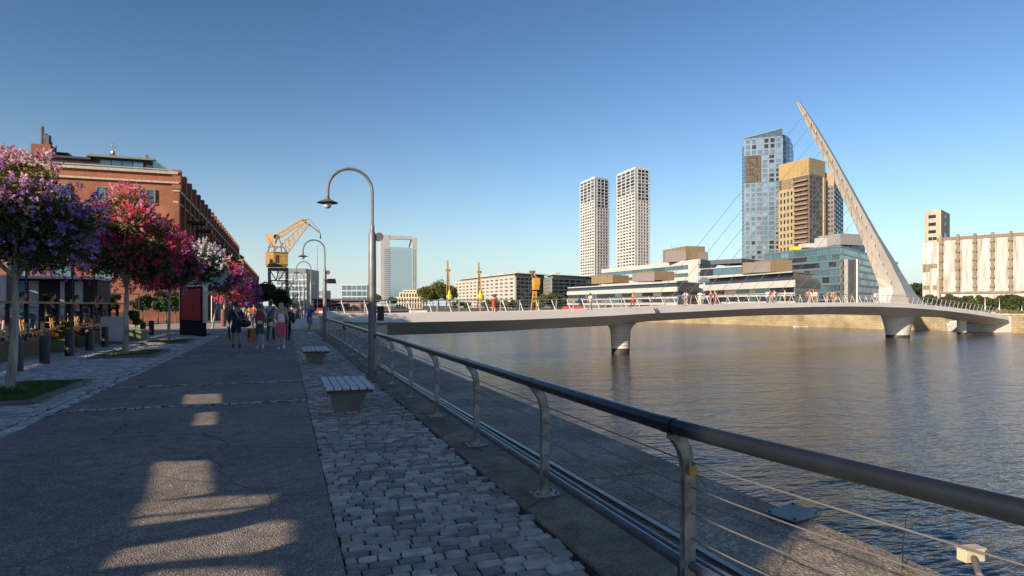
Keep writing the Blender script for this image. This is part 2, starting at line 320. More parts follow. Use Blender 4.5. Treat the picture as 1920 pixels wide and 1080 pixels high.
# asphalt walk
a = MB(); a.add([(-3.42, -10, 0), (.36, -10, 0), (.36, 47, 0), (-3.42, 47, 0)], [(0, 1, 2, 3)]); struct(a, 'asphalt_path', m_asphalt)
a = MB(); a.add([(-11, 47, -.002), (2, 47, -.002), (2, 72, -.002), (-11, 72, -.002)], [(0, 1, 2, 3)])
a.add([(-3.4, 72, -.002), (2, 72, -.002), (2, 400, -.002), (-3.4, 400, -.002)], [(0, 1, 2, 3)]); struct(a, 'plaza_paving', m_pale)
a = MB(); a.add([(-40, 46, -.010), (-11, 46, -.010), (-11, 58, -.010), (-40, 58, -.010)], [(0, 1, 2, 3)]); struct(a, 'service_road', M('road_asphalt', (.09, .09, .095), .8))
a = MB(); a.box((-26, 60.5, .03), (15, 1.6, .08)); a.box((-26, 57.3, .04), (15, .15, .09)); struct(a, 'pavement', m_pale)
def cobbles(name, x0, x1, y0, y1, lx, ly, seed, gap=.013, skip=None, along=False, h=.006, mats=None):
    rnd = random.Random(seed); mb = MB(); y = y0; row = 0
    U = rnd.uniform
    while y < y1:
        rh = ly*U(.85, 1.15); x = x0-(lx*.5 if row % 2 else 0)*U(.6, 1.2); drift = U(-.01, .01)
        while x < x1-.03:
            wd = lx*U(.72, 1.3); a0, a1 = max(x, x0+U(-.0, .02)), min(x+wd, x1+U(-.06, .03) if name == 'cobbled_strip' else x1)
            if a1-a0 > .05 and not (skip and skip((a0+a1)/2, y+rh/2)):
                z = U(-h, h); tx, ty = U(-.005, .005), U(-.005, .005); j = .006
                q = [(a0+gap/2, y+gap/2), (a1-gap/2, y+gap/2), (a1-gap/2, y+rh-gap/2), (a0+gap/2, y+rh-gap/2)]
                q = [(p[0]+U(-j, j)*.8, p[1]+U(-j, j)*.7+drift) for p in q]
                cx, cy = sum(p[0] for p in q)/4, sum(p[1] for p in q)/4
                vs = [(p[0], p[1], -.035) for p in q]; vs2 = []; vs3 = []
                # eight-sided shoulder and crown, so corners read worn
                pts = []
                for k in range(4):
                    p, r_ = q[k], q[(k+1) % 4]
                    pts += [(p[0]*.86+r_[0]*.14, p[1]*.86+r_[1]*.14), (p[0]*.14+r_[0]*.86, p[1]*.14+r_[1]*.86)]
                lo = [(p[0], p[1], -.035) for p in pts]
                for p in pts:
                    vs2.append((p[0], p[1], -.007+z)); k = .90
                    vs3.append((cx+(p[0]-cx)*k, cy+(p[1]-cy)*(k-.04), z+(p[0]-cx)*tx*8+(p[1]-cy)*ty*8))
                mb.cm = rnd.choices((0, 1, 2, 3), (4, 3, 2.5, 1.2))[0]
                mb.add(lo+vs2+vs3, [tuple(range(16, 24))]+[(i, (i+1) % 8, 8+(i+1) % 8, 8+i) for i in range(8)]+[(8+i, 8+(i+1) % 8, 16+(i+1) % 8, 16+i) for i in range(8)])
            x += wd
        y += rh; row += 1
    me = bpy.data.meshes.new(name); me.from_pydata(mb.v, [], mb.f); me.polygons.foreach_set('material_index', mb.m)
    me.polygons.foreach_set('use_smooth', [True]*len(me.polygons)); me.update()
    o = link(name, me, None, mats or m_stones); o['kind'] = 'structure'; return o
cobbles('cobbled_strip', .352, 1.885, 2.2, 46, .175, .108, 3)
m_pale_st = [M('pale_cobble', c, .6, var=.3, scale=7, bump=.4, bscale=38, bdist=.01) for c in ((.42, .39, .36), (.52, .48, .44), (.31, .29, .27), (.62, .58, .53))]
beds = [(-5.35, -4.15, 13.2, 16.6), (-5.9, -4.15, 23.8, 27.0), (-5.9, -4.2, 32.0, 35.2), (-5.9, -4.2, 41, 43.6)]
inbed = lambda x, y: any(b[0] < x < b[1] and b[2] < y < b[3] for b in beds)
cobbles('cobbled_paving', -12, -3.68, 8.5, 46, .20, .13, 8, skip=inbed, mats=m_pale_st)
cobbles('path_edging', -3.66, -3.44, 8.0, 46, .20, .26, 9, mats=m_pale_st)
for k, yy in enumerate((11.95, 15.1, 23.6, 30.5)):
    cobbles('cobble_band', -3.42, .36, yy, yy+.19, .13, .085, 20+k, gap=.02, skip=lambda x, y, r_=random.Random(k): r_.random() < .22, mats=[m_pale_st[i] for i in (2, 0, 1, 3)], h=.004).location.z = .006
j = MB(); j.add([(.36, -10, -.02), (1.9, -10, -.02), (1.9, 200, -.02), (.36, 200, -.02)], [(0, 1, 2, 3)]); [j.add([(-3.42, y_-.02, .002), (.36, y_-.02, .002), (.36, y_+.22, .002), (-3.42, y_+.22, .002)], [(0, 1, 2, 3)]) for y_ in (11.95, 15.1, 23.6, 30.5)]; j.add([(-12.2, 8, -.02), (-3.42, 8, -.02), (-3.42, 47, -.02), (-12.2, 47, -.02)], [(0, 1, 2, 3)])
struct(j, 'joint_sand', m_mortar)
# white painted line by the second tree
a = MB(); a.beam((*G(205, 664, .012), .012), (*G(345, 668, .012), .012), .05, .006); struct(a, 'painted_line', m_white)

# grass beds with stone kerbs
def blades(name, x0, x1, y0, y1, n, h, seed, parent=None, centre=None):
    r = np.random.RandomState(seed)
    x = r.uniform(x0, x1, n); y = r.uniform(y0, y1, n); hh = h*r.uniform(.4, 1.2, n)
    if centre is not None:
        dd = np.hypot(x-centre[0], y-centre[1]); hh *= 1+1.6*np.exp(-(dd/.22)**2)
    a = r.uniform(0, 6.28, n); w = .006+hh*.05; lean = hh*.55
    b = r.uniform(0, 6.28, n); v = np.empty((n, 3, 3))
    v[:, 0] = np.stack([x-np.cos(a)*w, y-np.sin(a)*w, np.zeros(n)], 1); v[:, 1] = np.stack([x+np.cos(a)*w, y+np.sin(a)*w, np.zeros(n)], 1)
    v[:, 2] = np.stack([x+np.cos(b)*lean, y+np.sin(b)*lean, hh], 1)
    return fast_mesh(name, v.reshape(-1, 3), 3, [m_grass], None, parent)
def fast_mesh(name, v, k, mats, midx=None, parent=None):
    n = len(v)//k; me = bpy.data.meshes.new(name); me.vertices.add(len(v)); me.vertices.foreach_set('co', np.asarray(v, 'f').ravel())
    me.loops.add(n*k); me.loops.foreach_set('vertex_index', np.arange(n*k, dtype='i')); me.polygons.add(n)
    me.polygons.foreach_set('loop_start', np.arange(0, n*k, k, dtype='i'))
    if midx is not None: me.polygons.foreach_set('material_index', np.asarray(midx, 'i'))
    me.update(); me.validate(); return link(name, me, parent, mats)
for k, (x0, x1, y0, y1) in enumerate(beds[:3]):
    kb = MB(); t = .07
    for (cx, cy, hx, hy) in (((x0+x1)/2, y0, (x1-x0)/2+t, t), ((x0+x1)/2, y1, (x1-x0)/2+t, t), (x0, (y0+y1)/2, t, (y1-y0)/2-t), (x1, (y0+y1)/2, t, (y1-y0)/2-t)):
        kb.box((cx, cy, .01+.004*k), (hx, hy, .055))
    t_ = thing('tree_bed', ('stone-edged grass bed round the purple-flowering tree, nearest the camera', 'stone-edged grass bed round the red-flowering tree', 'grass bed under the thin trunk beside the red poster stand')[k], 'tree bed', ((x0+x1)/2, (y0+y1)/2, 0), 'grass beds of the promenade trees')
    kb.build('kerb', m_conc, t_, bevel=.012)
    sb = MB(); sb.box(((x0+x1)/2, (y0+y1)/2, 0), ((x1-x0)/2-t, (y1-y0)/2-t, .02)); sb.build('soil', m_soil, t_)
    o = blades('grass', x0+t, x1-t, y0+t, y1-t, 9000 if k == 0 else 4000, .10 if k == 0 else .07, k, t_, ((-4.9, 14.5), (-5.15, 25.1), (-5.05, 33))[k]); o['kind'] = 'stuff'

# ---------------------------------------------------------------- unseen building inferred from its shade; screen wall and pierced sheets added to shape light
m_brick = brick_mat('red_brick', (.31, .105, .058), (.40, .145, .08), (.21, .12, .09), 3.2, .5, .2)
SCX = -6.4
def on_screen(px, py, X=-20.0):
    q = G(px, py); t = (q.x-X)/math.cos(SUN_AZ); return (q.y-t*math.sin(SUN_AZ), t*math.tan(SUN_EL))
holes_px = [[(287, 866), (388, 864), (396, 925), (330, 934), (272, 940)], [(262, 942), (400, 932), (515, 927), (505, 945), (380, 957), (252, 968)],
            [(250, 973), (380, 961), (480, 953), (440, 962), (300, 980), (248, 986)],
            [(219, 1031), (401, 1002), (499, 977), (545, 979), (545, 1017), (485, 1035), (328, 1050), (193, 1064)], [(273, 1073), (400, 1066), (510, 1068), (520, 1130), (240, 1140)],
            [(345, 740), (412, 738), (414, 756), (340, 758)], [(368, 774), (404, 772), (404, 796), (360, 798)]]  # outlines of the sun patches, traced back along the sun to cut holes
scr_top = [(-70, 8.1), (-9.8, 8.1), (-9.8, 10.0), (2.5, 10.0), (3.5, 9.2), (9, 9.3), (16, 9.8), (43, 10)]  # top edge shaped to place the shade line on trees and railing
def hull_box(hs, X, m_=.25):
    p = [on_screen(*q, X) for h in hs for q in h]; return (min(a[0] for a in p)-m_, max(a[0] for a in p)+m_, min(a[1] for a in p)-m_, max(a[1] for a in p)+m_)
def sheet(X, outer, holes, th, name, mat, parent):
    lp = [[Vector((y, z, 0)) for y, z in outer]]+[[Vector((y, z, 0)) for y, z in h] for h in holes]
    flat = [p for l in lp for p in l]; s = MB(); s.add([(X, p.x, p.y) for p in flat], tessellate_polygon(lp)); o = s.build(name, mat, parent)
    so = o.modifiers.new('s', 'SOLIDIFY'); so.thickness = th; so.offset = -1; return o
th = thing('shade_building', 'unseen brick building left of the promenade, with an added screen wall shaping the shade', 'building', (-24, -10, 0))
big = []
for hs in (holes_px[:5], holes_px[5:]):
    y0, y1, z0, z1 = hull_box(hs, -20, .12); big.append([(y0, z0), (y1, z0), (y1, z1), (y0, z1)])
for a_, b_ in ((16.6, 18.6), (19.3, 21.8), (22.6, 24.2), (25.2, 28.5)): big.append([(a_, 5.06), (b_, 5.06), (b_, 5.62), (a_, 5.62)])  # added slots that let sun reach the bar stools
sheet(-20, [(-70, 5.0), (43, 5.0)]+scr_top[::-1], big, .12, 'shade_screen', m_brick, th)  # added wall, its outline and openings shaped to cast the shade
s = MB(); s.box((-26, -13.5, 2.5), (5.95, 56.4, 2.49)); s.build('wall', m_brick, th)
for k in range(18):
    s = MB(); s.box((-19.98, -66+k*6, 2.2), (.06, .9, 1.2)); s.build('window', m_black, th)
for hs, lab in ((holes_px[:5], 'tall pierced mask, added unseen left of the camera to shape sun patches'), (holes_px[5:], 'small pierced mask, added unseen left of the near tree bed to shape sun patches')):
    y0, y1, z0, z1 = hull_box(hs, SCX, .22); t = thing('sun_patch_mask', lab, 'screen', (SCX, (y0+y1)/2, 0))  # added sheet out of view whose holes draw the sun patches
    sheet(SCX, [(y0, z0), (y1, z0), (y1, z1), (y0, z1)], [[on_screen(*q, SCX) for q in h] for h in hs], .02, 'panel', m_steel, t)
    for y in (y0, y1): s = MB(); s.box((SCX-.05, y, z1/2), (.04, .04, z1/2)); s.build('post', m_black, t)
# ================================================================ railing along the quay
RX = lambda y: 2.075 + (.115*max(0, 3.2-y)**1.25 if y < 3.2 else 0)      # bows outwards beside the camera
ys = [3.16-2.16*i for i in range(1, 3)][::-1]+[3.16+2.17*i for i in range(20)]
rl = thing('quay_railing', 'long curved steel railing with dark handrail and wire lines along the water', 'railing', (2.2, 20, 0))
HZ = 1.015; m_wire = M('wire_steel', (.20, .19, .18), .5, metal=.5)
pts = [(RX(y), y, HZ) for y in np.arange(-1.2, 44.6, .25)]
MB().tube(pts, .046, 16, caps=True).build('handrail', m_rail, rl, smooth=True, ang=60)
for y in ys[:9]: MB().tube([(RX(y-.03), y-.05, HZ), (RX(y+.03), y+.05, HZ)], .0495, 16).build('rail_sleeve', m_rail, rl, smooth=True, ang=50)
for i, zz in enumerate((.80, .655, .505, .36)):
    MB().tube([(RX(y)+.125, y, zz+(0 if y in ys else -.004)) for y in np.arange(-1.2, 44.6, .5)], .0045, 6).build('wire', m_wire, rl, smooth=True)
for dx, zz, r_ in ((.125, .20, .030), (.215, .185, .024), (.175, .135, .018)):
    MB().tube([(RX(y)+dx, y, zz) for y in np.arange(-1.2, 44.6, .5)], r_, 10).build('lower_pipe', m_pipe, rl, smooth=True)
MB().beam((RX(0)+.17, -1.2, .012), (2.37, 44.5, .012), .05, .025).build('floor_channel', m_pipe, rl)
post = MB()
path = [(.0, .965), (.03, .955), (.065, .925), (.095, .875), (.115, .80), (.125, .72), (.125, .55), (.125, .3), (.125, .0)]
for sy in (-.018, .018):
    L_, R_ = [], []
    for k, (x, z) in enumerate(path):
        a = Vector(path[max(0, k-1)]); b = Vector(path[min(len(path)-1, k+1)]); d = (b-a).normalized(); nrm = Vector((-d.y, d.x))
        w_ = .036 if k > 3 else (.026, .032, .038, .038)[k]
        L_.append((x+nrm.x*w_, z+nrm.y*w_)); R_.append((x-nrm.x*w_, z-nrm.y*w_))
    rings = [[(l[0], sy-.006, l[1]), (r[0], sy-.006, r[1]), (r[0], sy+.006, r[1]), (l[0], sy+.006, l[1])] for l, r in zip(L_, R_)]
    post.loft(rings)
post.tube([(.125, -.03, .20), (.125, .03, .20)], .038, 12)
post_me = post.mesh('post', True, 30)
pl = MB(); pl.box((.125, 0, .009), (.12, .085, .009)); plate_me = pl.mesh('base_plate')
bolt_me = MB().tube([(0, 0, .016), (0, 0, .04)], .012, 6).mesh('bolt')
for i, y in enumerate(ys):
    for nm, me, mt in (('post', post_me, m_post), ('base_plate', plate_me, m_post)):
        if not me.materials: me.materials.append(mt)
        o = bpy.data.objects.new(nm, me); C.objects.link(o); o.parent = rl
        o.location = Vector((RX(y), y, 0))-rl.location
        if nm == 'base_plate' and i < 9:
            if not bolt_me.materials: bolt_me.materials.append(m_pipe)
            
            for sx in (-.085, .085):
                for sy in (-.055, .055): b = bpy.data.objects.new('bolt', bolt_me); C.objects.link(b); b.parent = o; b.location = (.125+sx, sy, 0)
# short stays that carry the lower pipes between posts
for y in ys[:14]: MB().beam((RX(y)+.2, y+.18, .0), (RX(y)+.2, y+.18, .2), .03, .03).build('stay', m_pipe, rl)
def padlock(y, z, lab, s=1.0):
    t = thing('padlock', lab, 'padlock', (RX(y)+.10, y-.04, z-.06), 'padlocks on the railing')
    x = RX(y)+.125
    m = MB(); m.box((x, y-.045, z-.045), (.019*s, .009*s, .019*s)); m.build('lock_body', M('brass', (.55, .38, .14), .35, metal=.8), t, bevel=.003)
    m = MB(); m.tube([(x+math.cos(a)*.012*s, y-.045, z-.022+max(0, math.sin(a))*.018*s+.004) for a in np.linspace(0, math.pi, 9)], .003*s, 6); m.build('shackle', m_steel, t, smooth=True)
padlock(3.16, .80, 'brass padlock hooked on the railing post nearest the camera', 1.5)
padlock(7.50, .79, 'small brass padlock on the third visible railing post', 1.3)

# ---------------------------------------------------------------- lamps
def make_lamp():
    t = thing('street_lamp', 'x', 'street lamp', (0, 0, 0), 'arched lamps along the quay')
    MB().lathe((0, 0, 0), [(.15, 0), (.15, .05), (.10, .09), (.092, .3), (.088, 2.6), (.082, 3.33), (.05, 3.40), (.045, 3.55)], 16).build('pole', m_lamp, t, smooth=True)
    pts = [(0, 0, 3.5), (0, 0, 4.0), (0, 0, 4.25)]
    for a in np.linspace(0, math.pi, 17)[1:]: pts.append((-.49+.49*math.cos(a), 0, 4.3+.50*math.sin(a)))
    pts += [(-.98, 0, 4.15), (-.98, 0, 4.08)]
    MB().tube(pts, .034, 10).build('arch', m_lamp, t, smooth=True)
    MB().lathe((-.99, 0, 4.03), [(.03, .14), (.045, .10), (.06, .05), (.11, .035), (.235, -.02), (.23, -.03), (.10, .0), (.02, .01)][::-1], 20).build('lamp_shade', m_lamp, t, smooth=True, ang=50)
    m = MB(); m.ball((-.99, 0, 3.965), .092, 16, 10); m.build('bulb', m_glasslamp, t, smooth=True)
    m = MB(); m.tube([(.15, -.04, 3.28), (.15, .05, 3.28)], .10, 18); m.build('disc_box', m_lamp, t, smooth=True, ang=40)
    return t
lamp_y = [14.9, 31.6, 47.5, 63.5, 79.5, 95.5, 111.5, 127.5, 143.5]
lamp_lab = ['tall grey arched lamp nearest the camera, standing at the railing by the second bench', 'second arched lamp along the quay, with a grey floodlight on its pole',
            'third arched lamp, beside the bridge landing', 'fourth arched lamp, just beyond the bridge landing', 'fifth arched lamp in the row receding along the quay', 'sixth arched lamp, in front of the glass block far off',
            'seventh arched lamp in the receding row', 'eighth arched lamp in the receding row', 'farthest arched lamp, next to the crane legs']
L0 = make_lamp()
for i, y in enumerate(lamp_y):
    o = L0 if i == 0 else copy_tree(L0)
    o.location = (1.86-.003*y if i else 1.88, y, 0); o['label'] = lamp_lab[i]
def at_mod(o, l): return o
sp = MB(); sp.box((2.07, 14.9, 1.52), (.075, .07, .17), R(-12)); o = sp.build('loudspeaker', m_black, None, bevel=.015); tag(o, 'dark box loudspeaker fixed to the pole of the nearest lamp', 'loudspeaker')
fl = thing('floodlight', 'grey floodlight clamped to the pole of the second lamp', 'floodlight', (1.9, 31.5, 3.0))
m = MB(); m.box((2.05, 31.45, 2.86), (.22, .12, .11), .2, .8); m.build('housing', m_black, fl, bevel=.01)
m = MB(); m.tube([(1.7, 31.5, 2.92), (2.1, 31.5, 2.95)], .025, 6); m.build('bracket', m_lamp, fl)

# ---------------------------------------------------------------- benches
m_benchc = M('bench_concrete', (.34, .32, .29), .85, var=.2, scale=3)
def bench(px, py, hw, lab):
    c = G(px, py); t = thing('bench', lab, 'bench', (c.x, c.y, 0), 'slatted benches on the cobbles')
    X0, Y0 = c.x, c.y; wx = hw; ly = .80
    n = 6; sw = 2*wx/n
    for k in range(n):
        m = MB(); m.box((X0-wx+sw*(k+.5), Y0+.12, .425), (sw/2-.011, ly, .022)); m.build('slat', m_wood, t, bevel=.006)
    for yy in (Y0-ly+.22, Y0+.12, Y0+ly+.02): m = MB(); m.box((X0, yy, .375), (wx-.02, .05, .027)); m.build('crossbar', m_brown, t)
    m = MB(); b = [(-.19, -.17), (.19, -.17), (.19, .45), (-.19, .45)]; u = [(-wx*.78, -.46), (wx*.78, -.46), (wx*.78, .70), (-wx*.78, .70)]
    m.loft([[(X0+p[0], Y0+p[1]+.05, 0) for p in b], [(X0+p[0]*1.04, Y0+p[1]*1.02+.05, .02) for p in b], [(X0+p[0], Y0+p[1], .347) for p in u]]); m.build('base', m_benchc, t, bevel=.015)
bench(650, 768, .37, 'slatted bench on a concrete wedge base, nearest the camera')
bench(591, 682, .37, 'farther slatted bench on a concrete base, near the walkers')

# ---------------------------------------------------------------- bits on the quay slab
q = [G(1487, 946), G(1540, 968), G(1490, 982), G(1432, 964)]
t = thing('metal_hatch', 'flat blue-grey metal plate with bolts lying on the quay edge', 'hatch', (q[0].x, q[0].y, 0))
m = MB(); m.prism([tuple(p) for p in q], .008, .02); m.build('plate', M('blue_steel', (.16, .19, .22), .5, metal=.3), t)
m = MB(); c = sum((Vector(p) for p in q), Vector((0, 0)))/4
m.prism([tuple(c.lerp(p, .9)) for p in q], -.01, .0075); m.build('frame', m_black, t)
for k in range(4):
    m = MB(); a = c.lerp(q[k], .8); m.tube([(a.x, a.y, .019), (a.x, a.y, .03)], .012, 6); m.build('bolt', m_black, t)
b = G(1692, 1062); m = MB(); d = (b-Vector((0, 0))).length
m.tube([(b.x, b.y, -.01), (b.x+.005, b.y, .16), (b.x+.015, b.y-.01, .27), (b.x+.03, b.y, .315), (b.x+.045, b.y, .325)], .005, 6)
tag(m.build('iron_rod', m_black, None, smooth=True), 'thin bent iron rod standing up from the quay edge', 'rod')
b = G(1822, 1055); t = thing('fender_block', 'small cream concrete block with a pipe running into it on the quay edge', 'block', (b.x, b.y, 0))
m = MB(); m.box((b.x+.02, b.y+.02, .045), (.075, .037, .04), R(-8)); m.build('block', M('cream_conc', (.55, .47, .34), .8), t, bevel=.004)
m = MB(); m.box((b.x+.02, b.y+.02, .090), (.081, .043, .005), R(-8)); m.build('cap', M('cream_conc_cap', (.5, .44, .34), .8), t)
m = MB(); m.tube([(b.x-.01, b.y-.02, .04), (b.x-.22, b.y-.20, .025)], .020, 10); m.build('pipe', m_conc, t, smooth=True)
# ================================================================ footbridge
B0 = Vector((4.0, 51.5)); BU = Vector((.968, .252)).normalized(); BN = Vector((-BU.y, BU.x))
def BD(px, off=0.0):
    v = FW+RT*((px-CX)/F); return (B0.dot(BN)+off)/v.dot(BN)
def BP(px, py, off=0.0): return P(px, py, BD(px, off))
HWD = 2.9
prof = [ # px, top, mid, bottom (fascia as seen)
 (618, 589, 597, 606), (632, 588.5, 601, 612), (660, 588.5, 604, 619), (700, 588.8, 605, 627), (760, 588.5, 604.3, 627.5), (850, 586.5, 602.5, 625), (960, 585, 600, 620.5), (1060, 583, 596, 615), (1110, 581.2, 593.5, 612.5), (1143, 580, 592, 611), (1193, 577.8, 589, 607.5),
 (1233, 576, 587, 602.5), (1300, 573, 584, 598.5), (1352, 571, 581.5, 595.5), (1404, 569.5, 579, 593), (1460, 568, 577, 591), (1520, 567, 575.3, 590), (1580, 566.8, 574.5, 589), (1640, 567, 575, 590), (1700, 569, 577, 591), (1740, 571.5, 580, 593.5), (1781, 576, 583.8, 594),
 (1814, 580, 588, 595), (1840, 583.5, 592, 600), (1865, 588.5, 596, 607), (1890, 594, 600, 607)]
br = thing('footbridge', 'white footbridge with a leaning cable mast crossing the dock', 'bridge', (B0.x, B0.y, 0))
rings = []; topl = []
for px, t_, m_, b_ in prof:
    a = BP(px, t_, -HWD); mid = P(px, m_, BD(px, -HWD-.18)); bot = P(px, b_, BD(px, -1.0))
    zt, zm, zb = a.z, mid.z, bot.z; c = Vector((a.x, a.y))+BN*HWD
    ringd = [(-HWD, zt), (-HWD-.18, zm), (-1.1, zb), (1.1, zb), (HWD+.18, zm), (HWD, zt), (HWD-.35, zt+.0), (HWD-.36, zt-.12), (-HWD+.36, zt-.12), (-HWD+.35, zt)]
    rings.append([(c.x+BN.x*o, c.y+BN.y*o, z) for o, z in ringd]); topl.append((px, c, zt))
MB().loft(rings).build('deck', m_bridge, br, smooth=True, ang=22)
sm = MB()
for px in (1229, 1233.5):
    sm.tube([P(px-3, 573+5, BD(px, -HWD-.19)), P(px, 583, BD(px, -HWD-.24)), P(px+1.5, 590, BD(px, -HWD-.2))], .05, 5)
sm.build('joint', m_dark, br)
def deck_at(s):                                             # s metres along the centre line
    for (p0, c0, z0), (p1, c1, z1) in zip(topl, topl[1:]):
        s0 = (c0-B0).dot(BU); s1 = (c1-B0).dot(BU)
        if s0 <= s <= s1: k = (s-s0)/(s1-s0); return c0.lerp(c1, k), z0+(z1-z0)*k
    return (topl[0][1], topl[0][2]) if s < (topl[0][1]-B0).dot(BU) else (topl[-1][1], topl[-1][2])
def S_of(px, off=0): w_ = W(px, BD(px, off)); return (w_-B0).dot(BU)
m_postw = M('post_grey_white', (.42, .41, .39), .5)
# railing posts lean outwards
smax = S_of(1880, -HWD); posts_near = []; s = 1.0
while s < smax: posts_near.append(s); s += 2.02 if s < 70 else 1.55
for s in posts_near:
    c, z = deck_at(s); a = c-BN*(HWD-.16); b = c-BN*(HWD+.22)
    MB().beam((a.x, a.y, z-.02), (b.x-.22*BU.x, b.y-.22*BU.y, z+1.08), .075, .045).build('railing_post', m_postw, br)
far = MB(); s = 1.4
while s < smax:
    c, z = deck_at(s); a = c+BN*(HWD-.16); b = c+BN*(HWD+.22); far.beam((a.x, a.y, z-.02), (b.x-.2*BU.x, b.y-.2*BU.y, z+1.08), .1, .05); s += 2.0
o = far.build('far_railing_post', m_bridge, br); o['kind'] = 'stuff'
for sg in (-1, 1):
    for hz, r_ in ((1.06, .035), (.8, .012), (.55, .012), (.3, .012)):
        pp = []
        for s in np.linspace(.5, smax, 60):
            c, z = deck_at(s); k = HWD-.16+.38*hz/1.08; q = c+BN*sg*k; pp.append((q.x, q.y, z+hz))
        MB().tube(pp, r_, 5).build('hand_rail' if hz > 1 else 'rail_wire', m_steel, br, smooth=True)
pw = MB(); q = [BP(612, 584, -2.6), BP(628, 583, -2.6), BP(641, 589.3, -2.6), BP(606, 590, -2.6)]; pw.loft([q, [p+Vector((BN.x*.35, BN.y*.35, 0)) for p in q]]); pw.build('parapet_end', m_bridge, br)
# piers
def pier(px, pyb, prof_px, n=28, sx=1.0, nm='pier'):
    d = F*(EYE-WZ)/(pyb-YH); w_ = W(px, d); t = thing_pier = None
    pr = [(r_/F*d, Z(y_, d)) for r_, y_ in prof_px]
    pr = sorted(pr, key=lambda q: q[1]); m = MB(); m.lathe((w_.x, w_.y, 0), pr, n, sx, 1.0, math.atan2(BU.y, BU.x)); o = m.build(nm, m_mast, br, smooth=True, ang=40)
    return w_, d
w1, d1 = pier(1163.5, 663, [(17.5, 652.5), (17.8, 640), (18.5, 625), (20.5, 615), (25, 609.5), (30, 606)])
bd = MB(); bd.lathe((w1.x, w1.y, 0), [(17/F*d1, WZ-.6), (17/F*d1, Z(652.5, d1)-.01)], 28); bd.build('pier_foot', m_dark, br, smooth=True, ang=40)
rg = MB()
for y_ in (618, 625, 631, 636, 641, 646): rg.lathe((w1.x, w1.y, 0), [(18.9/F*d1-(y_-618)*.0016, Z(y_+.6, d1)), (19.1/F*d1-(y_-618)*.0016, Z(y_, d1))], 28)
rg.build('pier_ring', m_conc, br)
w2, d2 = pier(1683, 632, [(19.5, 628), (21, 618), (24, 604), (27.5, 592), (31, 586)])
bd = MB(); bd.lathe((w2.x, w2.y, 0), [(20/F*d2, WZ-.6), (20/F*d2, Z(627.5, d2))], 28); bd.build('pier_foot', m_dark, br, smooth=True, ang=40)
w3, d3 = pier(1803.5, 626, [(7.6, 623), (7.8, 610), (8.6, 600), (11, 590)], 16)
bd = MB(); bd.lathe((w3.x, w3.y, 0), [(8/F*d3, WZ-.6), (8/F*d3, Z(623, d3))], 16); bd.build('pier_foot', m_dark, br)
# east abutment
ab = MB(); dA = 118
pl_ = [(1866, 607.5), (1880, 607.5), (1888, 594), (1896, 592.5), (1896, 623.5), (1870, 623.5)]
front = [P(px, py, dA) for px, py in pl_]; back = [P(px, py, dA)+Vector((BN.x*8, BN.y*8, 0)) for px, py in pl_]
ab.loft([front, back]); ab.build('abutment', m_mast, br)
ab = MB(); pl_ = [(1836, 603), (1841, 606), (1844, 622.5), (1838, 622.5)]; front = [P(px, py, dA+3) for px, py in pl_]; ab.loft([front, [p+Vector((BN.x*5, BN.y*5, 0)) for p in front]]); ab.build('abutment_fin', m_white, br)
ab = MB(); pl_ = [(1844, 608), (1867, 608), (1871, 621), (1842, 621)]; front = [P(px, py, dA+6) for px, py in pl_]; ab.loft([front, [p+Vector((BN.x*5, BN.y*5, 0)) for p in front]]); ab.build('abutment_core', m_mast, br)
# west landing: low pale wedge blocks beside the quay
ab = MB(); c = B0-BU*1.0
ab.loft([[(p.x, p.y, z) for p, z in ((c-BN*3.6, -.1), (c-BN*3.6, .95), (c+BN*3.6, .95), (c+BN*3.6, -.1))], [(p.x, p.y, z) for p, z in ((c-BN*3.6-BU*3, -.1), (c-BN*3.6-BU*3, .12), (c+BN*3.6-BU*3, .12), (c+BN*3.6-BU*3, -.1))]])
ab.box((B0.x+1.2, B0.y+.2, -1.3), (1.6, 2.6, 1.9), math.atan2(BU.y, BU.x)); ab.build('landing', M('landing_conc', (.52, .46, .39), .7), br)
# mast
rows = [((1495.2, 191), (1496, 190), (1498, 190), (1499.6, 190)), ((1521, 239), (1523, 238), (1527, 234), (1529, 232)), ((1549, 291), (1552.5, 290), (1558, 286), (1560, 284)),
        ((1581, 357), (1586, 355), (1593, 350), (1595.5, 347)), ((1606, 407), (1612, 404), (1620, 400), (1623, 397)), ((1627, 453), (1635, 450), (1644, 444), (1648, 441)),
        ((1647, 503), (1656, 501), (1669.5, 491), (1677, 487)), ((1655.5, 524), (1665, 520), (1679, 511), (1690, 510)), ((1660, 540), (1673, 538), (1689, 530), (1704, 532)), ((1661, 553), (1673.5, 552), (1697, 548), (1717, 551)), ((1659, 568), (1668, 568), (1706, 571), (1737, 573))]
ws = [.22, .45, .62, .8, .98, 1.12, 1.3, 1.42, 1.55, 1.68, 1.8]
rings = []
for (l, e, nn, r_), w_ in zip(rows, ws):
    rings.append([BP(*l, 0), P(*e, BD(e[0], -w_*.62)), P(*nn, BD(nn[0], -w_)), BP(*r_, 0), P(*nn, BD(nn[0], -w_))+Vector((*(BN*2*w_), 0)), P(*e, BD(e[0], -w_*.62))+Vector((*(BN*2*w_*.62), 0))])
MB().loft(rings).build('mast', m_mast, br)
lg = MB()                                                   # anchor lugs along the mast
def mast_pt(y, which=0):
    for a, b in zip(rows, rows[1:]):
        if a[which][1] <= y <= b[which][1]: k = (y-a[which][1])/(b[which][1]-a[which][1]); return a[which][0]+(b[which][0]-a[which][0])*k
    return rows[-1][which][0]
for i in range(19):
    y_ = 212+i*17.5; x_ = mast_pt(y_, 1)+1.0; q = BP(x_+.5, y_, -(.35+.045*i)); lg.box(q, (.035, .03, .20), .3)
lg.build('anchor_lug', m_mast, br)
MB().tube([BP(1496, 191), BP(1495.2, 187.0)], .06, 6).build('tip_rod', m_steel, br)
